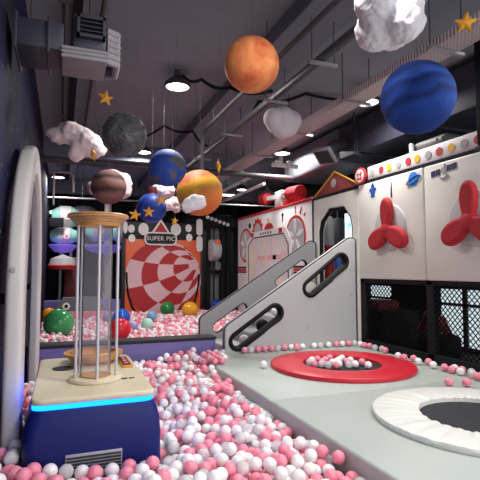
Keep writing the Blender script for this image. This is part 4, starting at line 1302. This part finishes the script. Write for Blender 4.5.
cloud('cotton_cloud', 'pinkish cotton cloud just under the blue and grey globe', (1.12, 5.5, 2.45), [(-0.08, 0, 0.0, 0.07), (0.0, 0, -0.02, 0.085), (0.08, 0, 0.0, 0.07), (0.12, 0, 0.02, 0.04)], M['cloudpink'], 0.04, 0.014, 4)
cloud('cotton_cloud', 'lowest small pinkish cotton cloud between ornament and orange planet', (1.29, 5.79, 2.33), [(-0.03, 0, 0.0, 0.075), (0.04, 0, 0.02, 0.085), (0.05, 0, -0.05, 0.06), (-0.06, 0, -0.04, 0.05)], M['cloudpink'], 0.04, 0.014, 5)
cloud('paper_cloud', 'smooth pale grey rounded cloud lantern hung from the dark conduit', (2.1, 4.25, 3.02), [(-0.1, 0, 0.03, 0.11), (0.0, 0, 0.04, 0.13), (0.1, 0, 0.03, 0.11), (0.0, 0, -0.05, 0.12), (0.07, 0, -0.04, 0.1), (-0.07, 0, -0.03, 0.1)], M['paper'], 0.0, 0.014, 6)

cloud('cotton_cloud', 'pinkish cotton cloud peeking out behind the brown banded planet', (0.54, 6.0, 2.56), [(-0.19, 0, -0.04, 0.09), (-0.1, 0, -0.02, 0.11), (0.02, 0, 0.06, 0.15), (0.14, 0, 0.04, 0.14), (0.17, 0, -0.05, 0.11)], M['cloudpink'], 0.04, 0.016, 7)

def star_mesh():
    b = bmesh.new()
    pts = []
    for k in range(10):
        r = 1.0 if k % 2 == 0 else 0.42
        a = PI / 2 + PI * k / 5
        pts.append(b.verts.new((r * math.cos(a), 0, r * math.sin(a))))
    f_, k_ = b.verts.new((0, -0.3, 0)), b.verts.new((0, 0.3, 0))
    for k in range(10):
        b.faces.new((pts[k], pts[(k + 1) % 10], f_))
        b.faces.new((pts[(k + 1) % 10], pts[k], k_))
    bmesh.ops.recalc_face_normals(b, faces=b.faces)
    bmesh.ops.bevel(b, geom=b.edges[:], offset=0.03, segments=1, affect='EDGES')
    me = bpy.data.meshes.new('star_body')
    b.to_mesh(me); b.free()
    return me
def star(x, y, z, r, rz, label, tilt=0.0, string=True):
    t = thing('hanging_star', label, 'star decoration', (x, y, z), 'gold stars hung on strings')
    me = star_mesh()
    me.transform(Matrix.Scale(r, 4))
    me.transform(Matrix.Rotation(rz, 4, 'Z') @ Matrix.Rotation(tilt, 4, 'Y'))
    me.transform(Matrix.Translation((x, y, z)))
    finish('star_body', me, M['star'], t, smooth=False)
    hang(t, x, y, z + r * 0.9)
star(0.32, 4.067, 2.977, 0.078, 0.2, 'gold star hanging just below the ribbed duct end', 0.1)
star(2.558, 2.338, 3.196, 0.09, -0.9, 'gold star hanging by the big cotton cloud near the ceiling', 0.2)
star(0.258, 4.546, 2.595, 0.085, 1.25, 'gold star turned edge on below the pinkish cotton cloud')
star(1.365, 4.131, 2.482, 0.085, 1.15, 'gold star turned edge on above the orange banded planet')
star(0.662, 4.644, 2.043, 0.072, 0.0, 'gold star hanging beside the blue ornament, near the cylinder crown', 0.15)
star(0.774, 4.493, 2.061, 0.066, 0.1, 'gold star hanging in front of the middle of the blue ornament', 0.0)
star(0.879, 4.445, 2.176, 0.064, -0.2, 'gold star hanging over the upper edge of the blue ornament', -0.2)
star(0.988, 4.31, 1.963, 0.044, 0.1, 'smallest gold star hanging over the black board header', 0.1)

# ------------------------------------------------------------------ large balls in the far pit
big = [(-0.02, 7.42, 0.215, 'green', 'large glossy green ball lying in the pit by the padded ring'),
       (1.01, 8.5, 0.15, 'blue', 'bright blue ball in the far pit behind the red one'),
       (0.78, 6.75, 0.155, 'red', 'glossy red ball in the pit just behind the purple curb'),
       (-0.2, 9.6, 0.13, 'orange', 'orange ball at the far end of the pit behind the green ball'),
       (1.06, 7.5, 0.085, 'lilac', 'pale lilac ball half sunk among the pink balls'),
       (1.3, 7.55, 0.1, 'mint', 'pale mint ball in the middle of the far pit'),
       (1.6, 8.8, 0.1, 'sky', 'pale blue ball half sunk in the far pit'),
       (2.14, 9.95, 0.155, 'green2', 'green ball leaning at the foot of the checkered board'),
       (2.47, 9.3, 0.17, 'yellow', 'glossy yellow ball at the foot of the checkered board'),
       (3.3, 10.05, 0.165, 'navy', 'dark blue ball in front of the black framed bay'),
       (0.82, 8.7, 0.12, 'lilac', 'lilac ball behind the bright blue one')]
FZ = 0.56
for x, y, r, k, lab in big:
    o = MB().sphere((x, y, FZ + r * 0.72), r, 4).build('play_ball', M['big_' + k], None, (x, y, FZ))
    tag(o, lab, 'ball')

# ------------------------------------------------------------------ the small pit balls
def ball_mesh(m, sub=3):
    b = bmesh.new()
    bmesh.ops.create_icosphere(b, subdivisions=sub, radius=BR * 0.99)
    me = bpy.data.meshes.new('ball')
    b.to_mesh(me); b.free()
    me.materials.append(m)
    me.shade_smooth()
    return me
BM = {'pink': ball_mesh(M['pinkball']), 'white': ball_mesh(M['whiteball']), 'clear': ball_mesh(M['clearball'])}
rnd = random.Random(5)
def pick():
    u = rnd.random()
    return 'pink' if u < 0.45 else ('white' if u < 0.89 else 'clear')
count = {}
def put_ball(p, k, name, label, group):
    o = bpy.data.objects.new(name, BM[k])
    C.objects.link(o)
    o.location = p
    o.rotation_euler = (rnd.uniform(0, 6), rnd.uniform(0, 6), 0)
    return tag(o, label, 'ball', group)

# settle the near pit
D = 2 * BR * 1.02
obst = [(mx0 - BR - 0.042, my0 - BR - 0.044, mx1 + BR + 0.042, my1 + BR + 0.034), (-0.6, 2.94 - BR, -0.15, 3.24 + BR), (-0.6, 5.15 - BR, -0.15, 9.0)]
X_lo, X_hi, Y_lo, Y_hi = XL + BR, 1.52 - BR, 1.75, 5.462 - BR
zf = 0.27 + BR
P = []
for _ in range(6000):
    x, y = rnd.uniform(X_lo, X_hi), rnd.uniform(Y_lo, Y_hi)
    if any(a < x < c and b_ < y < d for a, b_, c, d in obst):
        continue
    P.append(Vector((x, y, zf + rnd.random() * 0.26)))
    if len(P) >= 2700:
        break
for _ in range(90):
    P.append(Vector((rnd.uniform(X_lo, -0.1), rnd.uniform(2.1, 2.86), zf + 0.1 + rnd.random() * 0.26)))
for _ in range(120):
    x, y = rnd.uniform(X_lo, 0.7), rnd.uniform(Y_lo, 2.55)
    P.append(Vector((x, y, zf + 0.1 + rnd.random() * 0.26)))
for it in range(130):
    kd = kdtree.KDTree(len(P))
    for i, p in enumerate(P):
        kd.insert(p, i)
    kd.balance()
    mv = [Vector((0, 0, 0)) for _ in P]
    for i, p in enumerate(P):
        for q, j, d in kd.find_range(p, D):
            if j <= i:
                continue
            if d < 1e-6:
                n_ = Vector((rnd.uniform(-1, 1), rnd.uniform(-1, 1), 1)).normalized(); d = 1e-6
            else:
                n_ = (p - q) / d
            s_ = (D - d) * 0.42
            mv[i] += n_ * s_
            mv[j] -= n_ * s_
    g_ = 0.006 if it < 85 else 0.0
    for i, p in enumerate(P):
        m_ = mv[i]
        if m_.length > 0.03:
            m_ = m_ * (0.03 / m_.length)
        p += m_
        p.z -= g_
        p.x = min(max(p.x, X_lo), X_hi)
        p.y = min(max(p.y, Y_lo - 0.05), Y_hi)
        p.z = max(p.z, zf)
        for a, b_, c, d in obst:
            if a < p.x < c and b_ < p.y < d:
                opts = [(p.x - a, 'a'), (c - p.x, 'c'), (p.y - b_, 'b'), (d - p.y, 'd')]
                if a < -0.5: opts = opts[2:]
                k = min(opts)[1]
                if k == 'a': p.x = a
                elif k == 'c': p.x = c
                elif k == 'b': p.y = b_
                else: p.y = d
# a pile spilling over the mat corner by the curb
PILE0 = len(P)
for lay in range(1):
    yy = 4.75
    while yy < 5.27:
        w_ = (yy - 4.5) / 0.84
        xx = 1.53
        while xx < 1.56 + 0.3 * w_:
            jx, jy = rnd.uniform(-0.008, 0.008), rnd.uniform(-0.008, 0.008)
            zb = PZ + BR + 0.001 + lay * 0.063
            P.append(Vector((xx + jx + lay * BR, yy + jy + lay * 0.02, zb)))
            xx += D * 1.06
        yy += D * 1.02
for lay in range(2):
    for a_ in range(9):
        for b_ in range(10 - lay * 4):
            yy, xx = 5.40 - b_ * D * 1.03 - lay * 0.03, 1.47 - a_ * D * 1.04
            if rnd.random() < 0.25 * lay + a_ * 0.05 + b_ * 0.05: continue
            P.append(Vector((xx + rnd.uniform(-0.01, 0.01), yy, 0.49 + lay * 0.064 - a_ * 0.012 + rnd.uniform(-0.01, 0.01))))
# drop the few balls left squeezed into a neighbour
kd = kdtree.KDTree(len(P))
for i, p in enumerate(P):
    kd.insert(p, i)
kd.balance()
gone = set()
for i, p in enumerate(P):
    if any(j < i and j not in gone for q, j, d in kd.find_range(p, 2 * BR * 0.984)):
        gone.add(i)
P = [p for i, p in enumerate(P) if i not in gone]
camP = Vector((0, 0, 1.5))
cm = (Matrix.Translation((0, 0, 1.5)) @ cam.rotation_euler.to_matrix().to_4x4()).inverted()
def pix(p):
    q = cm @ p
    return 240 + 465 * q.x / -q.z, 240 - 465 * q.y / -q.z, -q.z
kd = kdtree.KDTree(len(P))
for i, p in enumerate(P):
    kd.insert(p, i)
kd.balance()
def occluded(i):
    p = P[i]
    free = 0
    for off in (Vector((0, 0, 0.6 * BR)), Vector((0.5 * BR, 0, 0.45 * BR)), Vector((-0.5 * BR, 0, 0.45 * BR)), Vector((0, -0.6 * BR, 0.2 * BR))):
        s0 = p + off
        d = (camP - s0).normalized()
        ok = True
        for st in range(1, 9):
            c_ = s0 + d * (st * BR)
            for q, j, dd in kd.find_range(c_, BR * 0.98):
                if j != i:
                    ok = False
                    break
            if not ok:
                break
        free += ok
    return free
vis = []
for i, p in enumerate(P):
    x, y, z = pix(p)
    if z > 0.3 and -8 < x < 488 and y < 487:
        f_ = occluded(i)
        if f_ >= 1:
            # behind the machine box?
            d = camP - p
            hid = False
            for k in range(1, 60):
                c_ = p + d * (k / 60)
                if mx0 < c_.x < mx1 and my0 < c_.y < my1 and c_.z < 0.8:
                    hid = True; break
            if not hid:
                vis.append((z / (0.35 + 0.65 * f_ / 4), i))
vis.sort()
solo = set(i for _, i in vis[:225])
LAB = {'pink': ('glossy pink plastic ball lying in the near ball pit', 'pink balls in the near pit'),
       'white': ('glossy white plastic ball lying in the near ball pit', 'white balls in the near pit'),
       'clear': ('see-through plastic ball lying in the near ball pit', 'clear balls in the near pit')}
for i in solo:
    k = pick()
    put_ball(P[i], k, 'pit_ball', LAB[k][0], LAB[k][1])
# loose balls on the mats
def stray(pts, where, z=PZ):
    placed = []
    for x, y, *k in pts:
        k = k[0] if k else pick()
        k = {'p': 'pink', 'w': 'white', 'c': 'clear'}.get(k, k)
        p = Vector((x, y, z + BR))
        for _ in range(12):
            for q in placed:
                d = (p - q)
                if d.length < D * 1.0:
                    d.z = 0
                    d = d.normalized() if d.length > 1e-4 else Vector((1, 0, 0))
                    p = Vector((q.x, q.y, p.z)) + d * D * 1.005
        placed.append(p)
        nm = {'pink': 'pink', 'white': 'white', 'clear': 'see-through'}[k]
        put_ball(p, k, 'pit_ball', '%s plastic ball %s' % (nm, where), '%s balls %s' % (nm, where))
stray([(2.074, 5.265, 'p'), (2.16, 5.265, 'c'), (2.25, 5.265, 'p'), (2.34, 5.265, 'p'), (2.43, 5.265, 'p'), (2.52, 5.265, 'c'), (2.61, 5.265, 'p'), (2.70, 5.265, 'w'), (2.86, 5.265, 'w'), (2.79, 5.265, 'p'),
       (2.745, 5.19, 'p'), (3.03, 5.265, 'w'), (3.12, 5.265, 'c'), (3.24, 5.265, 'w'), (3.36, 5.265, 'p'), (3.45, 5.265, 'w'), (3.55, 5.265, 'p'), (3.64, 5.265, 'c')],
      'on the grey mat along the foot of the stair panel')
stray([(3.660, 5.17, 'w'), (3.660, 5.08, 'p'), (3.680, 5.02, 'p'), (3.660, 4.87, 'c'), (3.690, 4.77, 'c'), (3.660, 4.67, 'p'), (3.560, 4.32, 'w'), (3.560, 4.22, 'p'), (3.610, 4.13, 'p'), (3.540, 3.98, 'w'), (3.620, 3.92, 'p'), (3.550, 3.78, 'w'), (3.560, 3.64, 'p'), (3.630, 3.58, 'w'),
       (3.550, 3.54, 'p'), (3.630, 3.49, 'p'), (3.560, 3.44, 'w'), (3.630, 3.38, 'c'), (3.580, 3.32, 'c'), (3.540, 3.24, 'p'), (3.630, 3.25, 'w'), (3.620, 3.15, 'p'), (3.500, 3.12, 'w'), (3.600, 3.05, 'w')],
      'on the grey mat along the foot of the black net')
stray([(3.13, 3.155, 'p'), (3.27, 3.1, 'p')], 'on the grey mat touching the white trampoline')
stray([(1.95, 4.42, 'w')], 'alone on the grey mat beside the red trampoline')
stray([(2.42, 4.31, 'c'), (2.42, 4.21, 'p'), (2.47, 4.2, 'c'), (2.52, 4.14, 'c'), (2.58, 4.09, 'p'), (2.66, 4.13, 'w'), (2.73, 4.06, 'c'), (2.80, 4.06, 'w'), (2.90, 3.97, 'w'), (2.5, 4.4, 'w'), (2.58, 4.42, 'p'), (2.64, 4.36, 'p'), (2.55, 4.27, 'p'), (2.71, 4.25, 'w'), (2.80, 4.19, 'p'), (2.78, 4.31, 'w'), (2.88, 4.25, 'w'), (2.94, 4.13, 'p'), (2.64, 4.22, 'w'), (2.75, 4.45, 'p'), (2.86, 4.38, 'w')],
      'on the black bed of the red trampoline', PZ + 0.008)

# all the rest as one mass
def mass(points, sub):
    b = bmesh.new()
    bmesh.ops.create_icosphere(b, subdivisions=sub, radius=BR * 0.985)
    b.verts.ensure_lookup_table()
    vs = [v.co.copy() for v in b.verts]
    fs = [tuple(v.index for v in f_.verts) for f_ in b.faces]
    b.free()
    V, F, MI = [], [], []
    for p, k in points:
        o_ = len(V)
        V.extend([(p.x + v.x, p.y + v.y, p.z + v.z) for v in vs])
        F.extend([tuple(o_ + j for j in f_) for f_ in fs])
        MI.extend([k] * len(fs))
    return V, F, MI
KI = {'pink': 0, 'white': 1, 'clear': 2}
rest = [(p, KI[pick()]) for i, p in enumerate(P) if i not in solo]
V, F, MI = mass(rest, 2)
far = []
y = 5.73 + BR + 0.016
row = 0
bigxy = [(x, y_, r) for x, y_, r, *_ in big]
while y < YB - BR:
    x = XL + BR + 0.014 + (BR if row % 2 else 0)
    xm = 3.68 if y > YF + 0.1 else 1.76
    while x < xm:
        h = 0.06 * mnoise.noise(Vector((x * 1.3, y * 1.3, 2.0)))
        for lay in range(2):
            jx, jy, jz = rnd.uniform(-0.012, 0.012), rnd.uniform(-0.012, 0.012), rnd.uniform(-0.02, 0.02)
            pz = FZ - 0.07 + h + jz + lay * 0.062
            px_, py_ = x + jx + lay * BR, y + jy + lay * 0.022
            if lay == 1 and rnd.random() < 0.3:
                continue
            if px_ > xm or any((px_ - bx) ** 2 + (py_ - by) ** 2 + (pz - FZ - br * 0.72) ** 2 < (br + BR) ** 2 for bx, by, br in bigxy):
                continue
            if 9.72 < py_ < 10.27 and -0.17 < px_ < 0.93:
                continue
            if py_ > YB - BR - (0.17 if px_ > 3.05 else 0.06):
                continue
            u = rnd.random()
            far.append((Vector((px_, py_, pz)), 0 if u < 0.55 else (1 if u < 0.94 else 2)))
        x += D * 1.03
    y += D * 0.9
    row += 1
V2, F2, MI2 = mass(far, 1 if len(far) > 3000 else 2)
o_ = len(V)
V += V2
F += [tuple(a + o_ for a in f_) for f_ in F2]
MI += MI2
me = bpy.data.meshes.new('ball_mass')
me.from_pydata(V, [], F)
me.materials.append(M['pinkball']); me.materials.append(M['whiteball']); me.materials.append(M['clearball'])
me.polygons.foreach_set('material_index', MI)
me.shade_smooth()
me.update()
o = bpy.data.objects.new('ball_mass', me)
C.objects.link(o)
tag(o, 'mass of pink, white and clear plastic balls filling both pits', 'balls', None, 'stuff')
print('balls', len(P), len(vis), len(solo), len(far))
